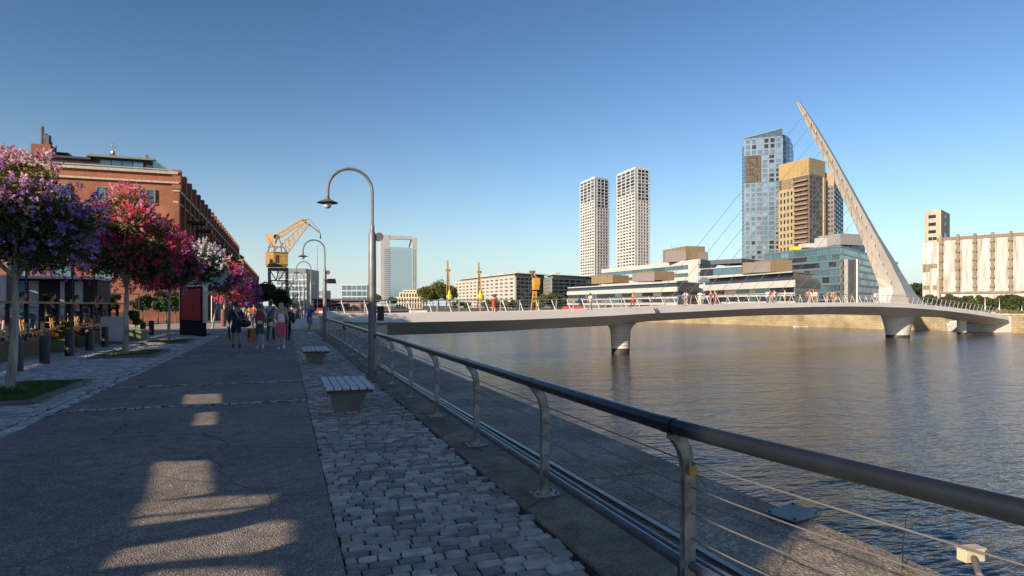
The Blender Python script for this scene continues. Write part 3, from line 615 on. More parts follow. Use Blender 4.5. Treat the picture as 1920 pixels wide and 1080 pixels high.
for i in range(14):
    ym = 214+i*21.5; xm = mast_pt(ym, 0)+1; xd = xm-(566-ym)/1.2
    c, z = deck_at(S_of(xd)); a = BP(xm, ym, 0)
    MB().tube([a, (c.x, c.y, z)], .026, 5).build('cable', m_steel, br)
# ================================================================ buildings
gl_dark = glass_mat('dark_glass', (.016, .020, .024), .12, .5, spec=.15); gl_blue = glass_mat('blue_glass', (.05, .095, .13), .10, .4, spec=.6)
gl_teal = glass_mat('teal_glass', (.03, .075, .085), .09, .6, .12, spec=.7); gl_silver = glass_mat('silver_glass', (.11, .16, .22), .10, .45, metal=.2)
gl_curt = glass_mat('curtained_glass', (.11, .10, .085), .35, .5, spec=.5)
cube = MB().box((0, 0, 0), (.5, .5, .5))
PANES = {}
def pane_mesh(mat):
    if mat.name not in PANES:
        # a pane with a mid mullion groove and a proud sill
        m = MB(); m.box((-.255, 0, 0), (.245, .5, .5)); m.box((.255, 0, 0), (.245, .5, .5)); me = m.mesh('window'); me.materials.append(mat); PANES[mat.name] = me
    return PANES[mat.name]
WREC = {}
def add_windows(root, cells, name='window'):
    """cells: (centre, width, height, angle, mat); the first hundred of a thing are parts, the rest one mesh"""
    n0 = WREC.get(root.name, 0); rest = []; base = Vector(root.location)
    step = 1
    for i, (c, w, h, ang, mat) in enumerate(cells):
        if n0 < 92:
            o = bpy.data.objects.new(name, pane_mesh(mat)); C.objects.link(o); o.parent = root
            o.location = Vector(c)-base; o.rotation_euler = (0, 0, ang); o.scale = (w, .16, h); n0 += 1
        else: rest.append((c, w, h, ang, mat))
    WREC[root.name] = n0
    if rest:
        mats = []; mb = MB()
        for c, w, h, ang, mat in rest:
            if mat not in mats: mats.append(mat)
            mb.cm = mats.index(mat); mb.box(c, (w/2, .08, h/2), ang)
        o = mb.build(name, mats, root); o['kind'] = 'stuff'
def grid_face(wall, cells, p0, p1, z0, z1, nr, nc, band=.9, pier=.5, proud=.35, pick=None, rnd=None, eps=0.0, winfill=.98, skip=None, ends=True):
    p0 = Vector(p0[:2]); p1 = Vector(p1[:2]); d = p1-p0; L_ = d.length; u = d/L_; n = Vector((u.y, -u.x)); ang = math.atan2(u.y, u.x)
    fh = (z1-z0)/nr; cw = L_/nc
    for r in range(nr+1):
        z = z0+r*fh; hb = band/2; zc = z
        if r == 0: zc = z+hb/2; hb /= 2
        c = p0+u*L_/2+n*(proud/2-.05)
        if band: wall.box((c.x, c.y, zc+eps), (L_/2+(proud if ends else -.01)-eps, proud/2+.05, hb), ang)
    if pier:
        for k in range(nc+1):
            c = p0+u*(k*cw)+n*((proud-.04)/2-.05); wall.box((c.x, c.y, (z0+z1)/2), (pier/2, (proud-.04)/2+.05, (z1-z0)/2-.03), ang)
    for r in range(nr):
        for k in range(nc):
            if skip and skip(r, k): continue
            c = p0+u*((k+.5)*cw)+n*.07; h = fh-band; w = cw-pier
            m_ = pick(r, k) if pick else gl_dark
            if m_ is None: continue
            cells.append(((c.x, c.y, z0+(r+.5)*fh), w*winfill, h*winfill, ang, m_))
def block(name, label, cat, L, Cn, Rt, ztop, wallmat, z0=0.0, group=None, roofmat=None, back=None):
    """L, Cn, Rt: plan points of left end, near corner and right end"""
    bk = [tuple(L+Rt-Cn)] if back is None else back
    t = thing(name, label, cat, (Cn.x, Cn.y, z0), group)
    m = MB(); m.prism([tuple(L), tuple(Cn), tuple(Rt)]+bk, z0, ztop); m.build('wall', wallmat, t)
    return t
rr = random.Random(11)
# ---- twin white towers
m_tw = M('tower_white', (.50, .50, .49), .6, var=.05, scale=.3); m_core = M('tower_core', (.30, .27, .24), .7)
def tower(L, Cn, Rt, ztop, lab):
    t = thing('apartment_tower', lab, 'tower', (Cn.x, Cn.y, 0), 'twin white apartment towers')
    bk = L+Rt-Cn; MB().prism([tuple(L), tuple(Cn), tuple(Rt), tuple(bk)], 0, ztop-1).build('core', m_core, t)
    wall = MB(); cells = []; cells2 = []
    NR = 40; zt = ztop-2.0
    pk = lambda r, k: gl_dark if rr.random() < .7 else (gl_curt if rr.random() < .6 else gl_blue)
    zm = 0+(zt)*.83
    grid_face(wall, cells, L, Cn, zm, zt, 7, 4, .8, 1.2, .6, lambda r, k: gl_blue if rr.random() < .5 else gl_dark)
    grid_face(wall, cells2, L, Cn, 0, zm, 36, 6, 1.6, 1.5, .6, pk)
    u = (Rt-Cn); a = Cn+u*.18; grid_face(wall, cells, a, Rt, zm-8, zt, 9, 3, .9, .5, .6, lambda r, k: gl_blue if rr.random() < .35 else gl_dark, eps=.03)
    grid_face(wall, cells2, a, Rt, 0, zm-8, 34, 4, 1.2, 1.6, .6, pk, eps=.03)
    wall.box(((a.x+Cn.x)/2-.2, (a.y+Cn.y)/2+.8, ztop/2), ((a-Cn).length/2*.55, 1, ztop/2), math.atan2(u.y, u.x))
    # parapet
    for p, q in ((L, Cn), (Cn, Rt)): wall.beam((p.x, p.y, ztop-.8), (q.x, q.y, ztop-.8), .8, 1.6)
    wall.build('facade', m_tw, t)
    # balcony slabs on the far edge seen as small teeth
    bl = MB(); n = (Rt-Cn).normalized()
    for i in range(46): bl.box((Rt.x+n.x*1.0, Rt.y+n.y*1.0+3, 6+i*3.1), (1.3, 3.2, .22), math.atan2(n.y, n.x))
    bl.build('balcony_stack', m_tw, t); add_windows(t, cells+cells2)
tower(W(1088.5, 770), W(1115, 735), W(1140, 748), Z(331, 735), 'shorter left tower of the two white gridded apartment towers')
tower(W(1157.5, 724), W(1191, 685), W(1216, 694), Z(313, 685), 'taller right tower of the two white gridded apartment towers')

# ---- silver glass tower
m_silver = M('silver_panel', (.15, .19, .245), .3, metal=.35, var=.12, scale=.1)
dY = 560; L, Cn, Rt = W(1397, 566), W(1466, 556), W(1487, 590)
t = thing('glass_tower', 'tall silver and blue glass tower with a slanting top and a dark square recess', 'tower', (Cn.x, Cn.y, 0))
zL, zR = Z(259, 566), Z(241, 556); bk = W(1418, 600)
MB().prism([tuple(L), tuple(Cn), tuple(W(1462, 585)), tuple(bk)], 0, [zL, zR, zR-4, zL-2]).build('core', gl_blue, t)
# curved right part
cv = MB(); arc = [W(1466.5, 560), W(1474, 562), W(1481, 568), W(1486, 578), W(1487.6, 590), W(1470, 600), W(1460, 590)]
tops = [Z(252, 560), Z(252.5, 560), Z(255.5, 560), Z(261, 560), Z(268, 560), Z(262, 560), Z(254, 560)]
cv.prism([tuple(p) for p in arc], 0, tops); cv.build('curved_wing', gl_silver, t)
wall = MB(); cells = []; NR = 39; z1_ = Z(262, 566); fh = z1_/NR; rz0, rz1 = Z(342, 560), Z(290, 560)
rows_in = lambda r: rz0 < (r+.5)*fh < rz1
pk = lambda r, k: (gl_silver if rr.random() < .25 else gl_blue) if not (k >= 1 and r < 16 and rr.random() < .45) else gl_dark
d_ = (Cn-L); gz = lambda a: L+d_*a
for k0, k1, r0, r1 in ((0, 2, 0, 29), (2, 6, 0, 29)): pass
def sub(a0, a1, z0, z1, nr, nc, eps=0.0): grid_face(wall, cells, gz(a0), gz(a1), z0, z1, nr, nc, 1.25, 1.6, .4, pk, eps=eps, ends=False)
sub(0, .455, 0, rz0, 26, 3); sub(.455, 1, 0, rz0, 26, 3, .01); sub(.455, 1, rz0, rz1, 6, 3, .02); sub(0, 1, rz1, z1_, 3, 6, .015)
wall.build('facade', m_silver, t)
# recess with a lattice of floors
rc = MB(); n = Vector((d_.y, -d_.x)).normalized(); a, b = gz(.02)+n*.25, gz(.445)+n*.25; rc.beam((a.x, a.y, (rz0+rz1)/2), (b.x, b.y, (rz0+rz1)/2), .5, rz1-rz0-.6); rc.build('recess', m_dark, t)
lt = MB()
for i in range(11):
    z = rz0+1.5+i*2.1
    for k in range(9):
        if rr.random() < .6:
            q = gz(.05+.04*k)+n*.55; lt.box((q.x, q.y, z), (1.1, .15, .75), math.atan2(d_.y, d_.x))
lt.build('recess_panel', M('bronze_panel', (.09, .06, .035), .6, var=.4), t)
lf = MB(); q0, q1 = W(1391.5, 575), L
for i in range(40): a = q0; lf.beam((q0.x, q0.y, 2+i*3.55), (q1.x, q1.y, 2+i*3.55), .5, 1.0)
lf.prism([tuple(q0), tuple(q1), tuple(W(1399, 580))], 0, zL-6); lf.build('side_fin', gl_silver, t)
tp = MB(); a, b = gz(0)+n*.5, gz(1)+n*.5
for k in range(7):
    q = gz(k/6)+n*.45; zt = zL+(zR-zL)*k/6; tp.beam((q.x, q.y, z1_-.5), (q.x, q.y, zt), .5, .5)
tp.beam((a.x, a.y, zL), (b.x, b.y, zR), .5, .8); tp.build('crown_frame', m_silver, t)
ccells = []; cw_ = MB()
for (p, q, zt) in ((arc[0], arc[1], tops[1]-1), (arc[1], arc[2], tops[2]-1), (arc[2], arc[3], tops[3]-1), (arc[3], arc[4], tops[4]-2)): grid_face(cw_, ccells, p, q, 0, zt, 40, 1, 1.2, .35, .25, lambda r, k: gl_silver if rr.random() < .5 else gl_blue, ends=False)
cw_.build('wing_frame', m_silver, t); add_windows(t, cells+ccells)

# ---- golden tower
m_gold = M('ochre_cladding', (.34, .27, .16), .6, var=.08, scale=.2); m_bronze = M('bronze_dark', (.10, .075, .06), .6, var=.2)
L, Cn, Rt = W(1461, 470), W(1517, 445), W(1546, 458)
t = thing('golden_tower', 'ochre apartment tower with stacked balconies and a plain block on top', 'tower', (Cn.x, Cn.y, 0))
zt = Z(295, 445); MB().prism([tuple(L), tuple(Cn), tuple(Rt), tuple(L+Rt-Cn)], 0, zt-12).build('core', m_bronze, t)
d_ = Cn-L; gz = lambda a: L+d_*a; n = Vector((d_.y, -d_.x)).normalized(); ang = math.atan2(d_.y, d_.x)
o_ = n*.35; MB().prism([tuple(L+o_), tuple(Cn+o_+Vector((.3, 0))), tuple(Rt+Vector((.3, -.3))), tuple(L+Rt-Cn)], zt-11.95, zt).build('penthouse', m_gold, t)
rb = MB()
for k in range(23):
    q = gz((k+.5)/23)+n*.45; rb.box((q.x, q.y, zt-5.6), (.18, .12, 5.0), ang)
rb.build('penthouse_rib', M('ochre_rib', (.42, .27, .09), .6), t)
cells = []; wall = MB(); z2 = Z(357, 460)
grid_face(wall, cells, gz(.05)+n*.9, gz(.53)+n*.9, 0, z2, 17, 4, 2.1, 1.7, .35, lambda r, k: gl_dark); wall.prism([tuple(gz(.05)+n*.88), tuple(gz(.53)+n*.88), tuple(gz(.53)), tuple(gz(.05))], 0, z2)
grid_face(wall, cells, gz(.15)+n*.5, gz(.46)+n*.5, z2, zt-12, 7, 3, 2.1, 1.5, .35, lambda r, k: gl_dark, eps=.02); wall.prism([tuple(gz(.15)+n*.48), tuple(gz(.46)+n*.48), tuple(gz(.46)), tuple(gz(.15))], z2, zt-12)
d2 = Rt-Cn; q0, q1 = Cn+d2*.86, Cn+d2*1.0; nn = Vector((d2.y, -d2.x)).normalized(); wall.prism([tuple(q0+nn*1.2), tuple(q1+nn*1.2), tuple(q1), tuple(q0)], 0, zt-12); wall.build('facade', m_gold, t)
m_bal = M('balcony_tan', (.27, .20, .14), .6)
for i in range(27):
    z = 3+i*(zt-15)/27
    q = gz(.77)+n*1.0; bl = MB(); bl.box((q.x, q.y, z), ((Cn-gz(.56)).length/2, 1.1, .5), ang); bl.build('balcony', m_bal, t)
    q = gz(-.02)+n*.6; bl = MB(); bl.box((q.x, q.y, z), (1.6, .9, .45), ang); bl.build('balcony', m_bal, t)
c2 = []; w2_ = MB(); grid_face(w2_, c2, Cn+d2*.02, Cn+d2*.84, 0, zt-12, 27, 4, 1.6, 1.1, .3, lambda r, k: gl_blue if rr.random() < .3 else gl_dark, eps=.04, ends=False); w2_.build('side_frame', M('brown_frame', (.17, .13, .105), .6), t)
# lower right wing
A, B_, D_ = W(1546, 462), W(1563, 458), W(1580, 500); zw = Z(324, 460)
MB().prism([tuple(A), tuple(B_), tuple(D_), tuple(A+D_-B_)], 0, zw).build('wing', m_bronze, t)
w3_ = MB(); c3 = []; grid_face(w3_, c3, A, B_, 0, zw-10, 26, 3, 1.6, 1.1, .3, lambda r, k: gl_dark, ends=False); grid_face(w3_, c3, B_, D_, 0, zw-10, 26, 4, 1.6, 1.3, .4, lambda r, k: gl_blue if rr.random() < .3 else gl_dark, eps=.03)
w3_.build('wing_frame', M('umber_frame', (.13, .115, .11), .6), t)
wp = MB(); o_ = Vector((0, -.4)); wp.prism([tuple(A+o_), tuple(B_+o_), tuple(D_+o_), tuple(A+D_-B_)], zw-9.5, zw+.3); wp.build('wing_cap', M('brown_cap', (.27, .20, .12), .6), t)
add_windows(t, cells+c2+c3)

# ---- office buildings of horizontal bands
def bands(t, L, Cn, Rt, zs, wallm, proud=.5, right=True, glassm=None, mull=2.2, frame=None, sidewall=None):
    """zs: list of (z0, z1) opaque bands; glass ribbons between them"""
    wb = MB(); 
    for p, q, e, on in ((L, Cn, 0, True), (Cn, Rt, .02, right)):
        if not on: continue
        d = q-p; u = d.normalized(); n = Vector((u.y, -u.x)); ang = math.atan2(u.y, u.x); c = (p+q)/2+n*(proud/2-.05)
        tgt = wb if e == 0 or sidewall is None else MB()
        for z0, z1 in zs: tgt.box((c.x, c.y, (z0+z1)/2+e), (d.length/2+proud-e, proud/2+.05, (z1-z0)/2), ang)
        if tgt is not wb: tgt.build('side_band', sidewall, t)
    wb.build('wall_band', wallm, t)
    cells = []
    for p, q, on in ((L, Cn, True), (Cn, Rt, right)):
        if not on: continue
        d = q-p; u = d.normalized(); n = Vector((u.y, -u.x)); ang = math.atan2(u.y, u.x)
        for (a0, a1), (b0, b1) in zip(zs, zs[1:]):
            z0, z1 = a1, b0
            k = max(1, round(d.length/mull)); x = 0
            while x < k:
                run = min(k-x, rr.choice((2, 3, 4))); mt = glassm() if glassm else gl_dark
                c = p+u*(d.length*(x+run/2)/k)+n*.08; cells.append(((c.x, c.y, (z0+z1)/2), d.length*run/k-.22, z1-z0-.15, ang, mt)); x += run
    add_windows(t, cells)
def box_on(t, name, pxs, d, pyt, pyb, mat, dep=10, ang_d=None):
    a, b = W(pxs[0], d), W(pxs[1], d if ang_d is None else ang_d); u = (b-a).normalized(); n = Vector((-u.y, u.x))
    m = MB(); z1 = Z(pyt, d); m.prism([tuple(a), tuple(b), tuple(b+n*dep), tuple(a+n*dep)], Z(pyb, d), z1); return m.build(name, mat, t)
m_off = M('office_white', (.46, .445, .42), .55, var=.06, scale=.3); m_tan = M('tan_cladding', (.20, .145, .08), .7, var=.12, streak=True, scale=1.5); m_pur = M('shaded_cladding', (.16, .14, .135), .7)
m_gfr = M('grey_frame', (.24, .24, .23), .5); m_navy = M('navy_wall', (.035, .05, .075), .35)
# A : low long office at the left
L, Cn, Rt = W(1066, 268), W(1270, 200), W(1311, 216)
H = Z(523, 200)
t = thing('office_building', 'long low white office with tan rooftop boxes, left of the middle of the bridge', 'building', (Cn.x, Cn.y, 0))
MB().prism([tuple(L), tuple(Cn), tuple(Rt), tuple(L+Rt-Cn)], 0, H-1.2).build('core', m_navy, t)
zc = [(-.1, .5), (2.0, 2.5+.3), (4.3, 5.2), (6.9, 8.1)]
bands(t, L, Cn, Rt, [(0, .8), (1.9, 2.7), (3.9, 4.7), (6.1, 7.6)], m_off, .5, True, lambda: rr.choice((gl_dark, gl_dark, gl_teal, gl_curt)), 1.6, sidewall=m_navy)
rf = MB(); o2 = (L-Cn).normalized(); rf.prism([tuple(L+Vector((-.8, -.8))), tuple(Cn+Vector((-.8, -.9))), tuple(Rt+Vector((1.2, -.6))), tuple(L+Rt-Cn)], H-1.15, H-.75); rf.build('roof', m_off, t)
box_on(t, 'plant_room', (1109, 1149), 262, 518, 532, m_tan, 8, 250); box_on(t, 'plant_room', (1194.5, 1227), 226, 511, 527, m_tan, 8, 216); box_on(t, 'plant_room', (1227, 1241), 216, 511.5, 527, m_pur, 8, 222)
# B : white office behind
L, Cn, Rt = W(1130, 333), W(1312, 260), W(1342, 275)
H = Z(486, 260)
t = thing('office_building', 'taller white office with blue window ribbons rising behind the long low one', 'building', (Cn.x, Cn.y, 0))
MB().prism([tuple(L), tuple(Cn), tuple(Rt), tuple(L+Rt-Cn)], 0, H-.3).build('core', m_gfr, t)
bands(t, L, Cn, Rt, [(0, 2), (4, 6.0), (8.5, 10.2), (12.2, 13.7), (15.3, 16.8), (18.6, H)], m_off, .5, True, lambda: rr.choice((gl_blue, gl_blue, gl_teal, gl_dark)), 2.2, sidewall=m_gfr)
pv = MB(); q0 = Cn; u = (L-Cn).normalized(); pv.box((Cn.x+u.x*3-.6, Cn.y+u.y*3, H/2), (.35, 3.2, H/2+.05), math.atan2(u.y, u.x)-R(90)); pv.build('end_panel', m_off, t)
box_on(t, 'plant_room', (1243, 1286), 290, 469, 492, m_tan, 9, 270); box_on(t, 'plant_room', (1286, 1302), 270, 469.5, 490, m_pur, 9, 280); box_on(t, 'plant_room', (1309, 1328), 268, 472.5, 490, m_pur, 6)
an = MB()
for px, h in ((1259, 461), (1263, 463), (1267, 462), (1293, 462), (1290, 466)): an.tube([P(px, 475, 280), P(px, h, 280)], .12, 5)
an.build('antenna', m_gfr, t)
# B2 : lower blue-white wing right of it
L, Cn, Rt = W(1305, 262), W(1391, 240), W(1420, 260); H = Z(497, 240)
t = thing('office_building', 'blue-grey glazed office wing with a dark roof, left of the glass tower foot', 'building', (Cn.x, Cn.y, 0))
MB().prism([tuple(L), tuple(Cn), tuple(Rt), tuple(L+Rt-Cn)], 0, H-.6).build('core', m_gfr, t)
bands(t, L, Cn, Rt, [(0, 2), (4.4, 6.4), (8.6, 10.8), (13.0, 13.5), (H-.6, H-.3)], m_off, .5, True, lambda: rr.choice((gl_blue, gl_teal, gl_dark)), 2.4)
box_on(t, 'roof', (1332, 1391), 255, 488, 496, M('slate_roof', (.07, .08, .10), .5), 14, 245)
# C : second low office
L, Cn, Rt = W(1322, 238), W(1488.5, 190), W(1535, 212)
H = Z(507, 190)
t = thing('office_building', 'low cream office with tan rooftop boxes at the middle of the bridge', 'building', (Cn.x, Cn.y, 0))
MB().prism([tuple(L), tuple(Cn), tuple(Rt), tuple(L+Rt-Cn)], 0, H-1.8).build('core', m_navy, t)
bands(t, L, Cn, Rt, [(0, .9), (2.1, 3.0), (4.6, 5.6), (7.2, 9.3)], m_off, .5, True, lambda: rr.choice((gl_dark, gl_teal, gl_curt, gl_dark)), 1.8, sidewall=M('stone_side', (.40, .34, .24), .6, var=.2))
u = (L-Cn); i0, i1, i2 = Cn+u*.96, Cn+u*.02, Cn+(Rt-Cn)*.7
rf = MB(); rf.prism([tuple(i0+Vector((1, .5))), tuple(i1+Vector((1, .5))), tuple(i2), tuple(i0+i2-i1)], 9.5, H-.6); rf.build('attic', gl_dark, t)
rf = MB(); rf.prism([tuple(i0+Vector((-.6, -.6))), tuple(i1+Vector((-.6, -.9))), tuple(i2+Vector((1, -.6))), tuple(i0+i2-i1)], H-.55, H-.2); rf.build('roof', M('pale_green_roof', (.42, .45, .40), .5), t)
box_on(t, 'plant_room', (1392, 1408), 222, 492.5, 513, m_tan, 8, 219); box_on(t, 'plant_room', (1408, 1415), 219.5, 492.5, 513, m_dark, 8, 218); box_on(t, 'plant_room', (1415, 1444), 218, 490, 512, m_tan, 8, 209); box_on(t, 'plant_room', (1444, 1461), 209, 490.5, 510, m_pur, 8, 214)
# E : big blue glass office
L, Cn, Rt = W(1434, 345), W(1574, 298), W(1683, 418)
H = Z(459.5, 298)
t = thing('glass_office', 'wide blue-green glass office block behind the foot of the mast', 'building', (Cn.x, Cn.y, 0))
MB().prism([tuple(L), tuple(Cn), tuple(Rt), tuple(L+Rt-Cn)], 0, H-.4).build('core', gl_dark, t)
bands(t, L, Cn, Rt, [(0, .5), (4, 5.0), (7.6, 8.6), (11.4, 12.5), (15.2, 16.2), (18.8, 19.9), (22.3, 23.3), (25.7, 26.3), (29, H)], M('steel_blue_band', (.15, .19, .23), .35, metal=.3), .35, True, lambda: rr.choice((gl_teal, gl_teal, gl_blue, gl_silver, gl_dark)), 2.0)
# grey stair tower on the right facade
box_on(t, 'stair_tower', (1590, 1603), 302, 486, 585, m_gfr, 5, 310); box_on(t, 'stair_shaft', (1603, 1608), 308, 486, 585, m_dark, 4, 311); box_on(t, 'stair_edge', (1608, 1610.5), 309, 486, 585, m_white, 4, 312)
box_on(t, 'penthouse', (1535, 1576), 325, 443, 463, m_gfr, 14, 312); box_on(t, 'penthouse', (1576, 1622), 316, 444, 466, m_gfr, 12, 360)
box_on(t, 'roof_unit', (1507, 1535), 330, 456, 464, m_off, 6); box_on(t, 'roof_cabin', (1488, 1503), 332, 462.5, 468, M('yellow_cabin', (.75, .55, .03), .5), 5)
an = MB()
for px, h in ((1571, 432), (1588, 407), (1590, 430), (1583, 441)): an.tube([P(px, 446, 320), P(px, h, 320)], .13, 5)
an.build('antenna', m_gfr, t)
# D : residential blocks
def residential(L, Cn, Rt, H, lab, wallm, side, nfl=8):
    t = thing('apartment_block', lab, 'building', (Cn.x, Cn.y, 0)); MB().prism([tuple(L), tuple(Cn), tuple(Rt), tuple(L+Rt-Cn)], 0, H-3).build('core', M('block_core', (.20, .19, .18), .7), t)
    wall = MB(); cells = []; fh = (H-3)/nfl
    grid_face(wall, cells, L, Cn, 0, H-3, nfl, 14, 1.5, 3.4, 1.0, lambda r, k: rr.choice((gl_dark, gl_dark, gl_curt, gl_blue))); wall.build('facade', wallm, t)
    w2 = MB(); grid_face(w2, cells, Cn, Rt, 0, H-3, nfl, 8, 1.0, .8, .8, lambda r, k: rr.choice((gl_dark, gl_blue, gl_dark)), eps=.04); w2.build('side_facade', side, t)
    u = (L-Cn); a = Cn+u*.03+Vector((2, 2)); at = MB(); at.prism([tuple(L+u*-.06+Vector((2, 0))), tuple(a), tuple(Rt+Vector((-2, 3))), tuple(L+Rt-Cn)], H-3, H-.5); at.build('attic', m_gfr, t)
    rf = MB(); rf.prism([tuple(L), tuple(Cn+Vector((.5, .5))), tuple(Rt), tuple(L+Rt-Cn)], H-.5, H-.1)
    for i in range(9):
        c = Cn.lerp(L, rr.random()*.8)+Vector((6, 4)); rf.box((c.x, c.y, H+.5), (1.6, 1.6, .9))
    rf.build('roof', m_off, t); add_windows(t, cells)
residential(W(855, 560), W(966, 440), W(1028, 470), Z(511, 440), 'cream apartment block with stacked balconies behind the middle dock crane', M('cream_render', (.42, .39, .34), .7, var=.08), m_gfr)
residential(W(1022, 455), W(1034, 430), W(1118, 470), Z(514, 430), 'dark apartment block with white balcony lines left of the twin towers', m_gfr, m_gfr)

# ---- portal-shaped tower far left
L, Rt = W(713.5, 990), W(782, 1010); d_ = Rt-L; gz = lambda a: L+d_*a; n = Vector((d_.y, -d_.x)).normalized(); nb = -n
m_port = M('portal_panel', (.36, .37, .38), .6, var=.06, scale=.1)
t = thing('portal_tower', 'far blue glass tower framed by a white portal with an opening at the top', 'tower', (L.x, L.y, 0)); H = Z(440, 990)
def slab2(a0, a1, z0, z1, off, dep, name, mat):
    p, q = gz(a0)+n*off, gz(a1)+n*off; m = MB(); m.prism([tuple(p), tuple(q), tuple(q+nb*dep), tuple(p+nb*dep)], z0, z1); return m.build(name, mat, t)
slab2(0, .24, 0, H, 1, 26, 'left_pylon', m_port); slab2(.86, 1, 0, H-3, 1, 26, 'right_pylon', m_port); slab2(.24, .86, H-6, H-.5, .6, 8, 'top_beam', m_port)
slab2(.24, .86, 0, Z(463, 995), .4, 24, 'curtain_wall', glass_mat('pale_blue_glass', (.20, .30, .36), .06, .2, .01, spec=1))
st_ = MB(); 
for i in range(28):
    z = 6+i*3.0; p, q = gz(.24)+n*.55, gz(.86)+n*.55; st_.beam((p.x, p.y, z), (q.x, q.y, z), .3, .28)
st_.build('floor_line', M('line_blue', (.22, .30, .35), .4), t)
cells = []
for i in range(28):
    for a_ in (.12, .17, .21, .90, .95):
        q = gz(a_)+n*1.05; cells.append(((q.x, q.y, 5+i*3.1), 1.5, 1.6, math.atan2(d_.y, d_.x), gl_blue))
add_windows(t, cells)
# ---- glass building behind the crane, small glass office, low pavilions
def simple_glass(L, Rt, H, lab, gm, nr, nc, dep=20, band=.7, cat='building', capm=None, fm=None):
    d_ = Rt-L; n = Vector((-d_.y, d_.x)).normalized(); t = thing('glass_building', lab, cat, (L.x, L.y, 0))
    MB().prism([tuple(L), tuple(Rt), tuple(Rt+n*dep), tuple(L+n*dep)], 0, H).build('core', m_gfr, t)
    wall = MB(); cells = []; grid_face(wall, cells, L, Rt, 0, H-.1, nr, nc, band, .25, .3, lambda r, k: gm if rr.random() < .75 else gl_blue); wall.build('frame', fm or m_gfr, t); add_windows(t, cells)
    if capm: MB().prism([tuple(L-n*.6), tuple(Rt-n*.6), tuple(Rt+n*dep), tuple(L+n*dep)], H+.02, H*1.14).build('cap', capm, t)
    return t
m_pal = M('pale_frame', (.40, .45, .46), .5)
simple_glass(W(519, 300), W(574, 300), Z(513, 300), 'pale glass block with a dark top storey behind the yellow crane', gl_silver, 6, 8, capm=M('dark_cap', (.10, .13, .15), .4), fm=m_pal)
simple_glass(W(574, 420), W(604, 420), Z(544, 420), 'low pale glass building to the right of the crane legs', gl_silver, 3, 5, fm=m_pal)
simple_glass(W(641, 420), W(688, 420), Z(534, 420), 'small blue glass office with an overhanging roof left of the portal tower', gl_blue, 4, 5, fm=m_pal)
def pavilion(x0, x1, d, ytop, lab, nawn, wallm, roofm):
    L, Rt = W(x0, d), W(x1, d); d_ = Rt-L; u = d_.normalized(); n = Vector((-u.y, u.x)); ang = math.atan2(u.y, u.x)
    t = thing('pavilion', lab, 'building', (L.x, L.y, 0)); H = Z(ytop, d)
    MB().prism([tuple(L), tuple(Rt), tuple(Rt+n*10), tuple(L+n*10)], 0, H-.6).build('wall', wallm, t)
    MB().prism([tuple(L-n*2), tuple(Rt-n*2), tuple(Rt+n*11), tuple(L+n*11)], H-.58, H).build('roof', roofm, t)
    cells = []; k = int(d_.length/3)
    for i in range(k):
        c = L+u*((i+.5)*d_.length/k)-n*.1; cells.append(((c.x, c.y, 1.4), d_.length/k*.8, 2.2, ang, rr.choice((gl_dark, gl_curt, gl_blue))))
    add_windows(t, cells)
    for i in range(nawn):
        c = L+u*((i+.5)*d_.length/nawn)-n*3.2; m = MB(); m.lathe((c.x, c.y, 0), [(.05, 0), (.05, 2.0)], 6); m.lathe((c.x, c.y, 2.0), [(1.5, 0), (1.5, .25), (.15, 1.1)], 8); o = m.build('parasol', M('red_canvas', (.42, .10, .05), .8), None); tag(o, f'{("first","second","third","fourth")[i]} red parasol from the left before the low dark-roofed pavilion', 'parasol', 'red parasols before the pavilion')
    return t
pavilion(588, 692, 240, 560, 'low dark-roofed pavilion with red parasols across the north end of the dock', 4, M('pav_wall', (.22, .20, .20), .8), M('dark_roof', (.05, .055, .07), .6))
# beige stepped building
L, Rt = W(742, 360), W(790, 360); t = thing('terraced_house', 'small beige stepped building with many columns below the portal tower', 'building', (L.x, L.y, 0)); m_bei = M('beige_wall', (.56, .47, .34), .8, var=.12)
wall = MB(); cells = []
for i, (a0, a1, z0, z1, k) in enumerate(((742, 792, 0, Z(558, 360), 10), (750, 788, Z(558, 360), Z(549, 360), 7), (757, 780, Z(549, 360), Z(544, 360), 4))):
    p, q = W(a0, 360+i*3), W(a1, 360+i*3); nrm = Vector((-(q-p).y, (q-p).x)).normalized(); wall.prism([tuple(p), tuple(q), tuple(q+nrm*8), tuple(p+nrm*8)], z0, z1); grid_face(wall, cells, p, q, z0, z1-.05, 1 if i else 2, k, .6, .7, .4, lambda r, c: gl_dark)
wall.build('wall', m_bei, t); add_windows(t, cells)

# ---- silos
m_silo = M('silo_white', (.50, .50, .49), .8, var=.08, scale=.7, streak=True, dirt=(.27, .235, .19)); m_silod = M('silo_stain', (.20, .165, .12), .85, var=.3, streak=True, scale=.8); m_elev = M('elevator_conc', (.36, .32, .25), .85, var=.2, streak=True, scale=.6)
L, Rt = W(1765, 312), W(1990, 281); d_ = Rt-L; u = d_.normalized(); n = Vector((u.y, -u.x)); ang = math.atan2(u.y, u.x)
t = thing('grain_silo', 'huge stained white grain silo with rounded bays and a square elevator tower', 'silo', (L.x, L.y, 0))
NB = 7; cw = (W(1796.5, 308)-L).length; z0s, z1s = Z(549, 312), Z(452, 312)
for i in range(NB):
    m = MB(); c = L+u*(cw*(i+.5))-n*cw*.25
    ring = [(math.cos(a)*cw*.5, math.sin(a)*cw*.34) for a in np.linspace(-math.pi, 0, 15)]+[(cw*.5, cw*.9), (-cw*.5, cw*.9)]
    ring = [Vector((c.x+u.x*x-n.x*y, c.y+u.y*x-n.y*y)) for x, y in ring]
    m.prism([tuple(p) for p in ring], z0s, z1s); m.build('silo_bay', m_silo, t, smooth=True, ang=40)
jt = MB()
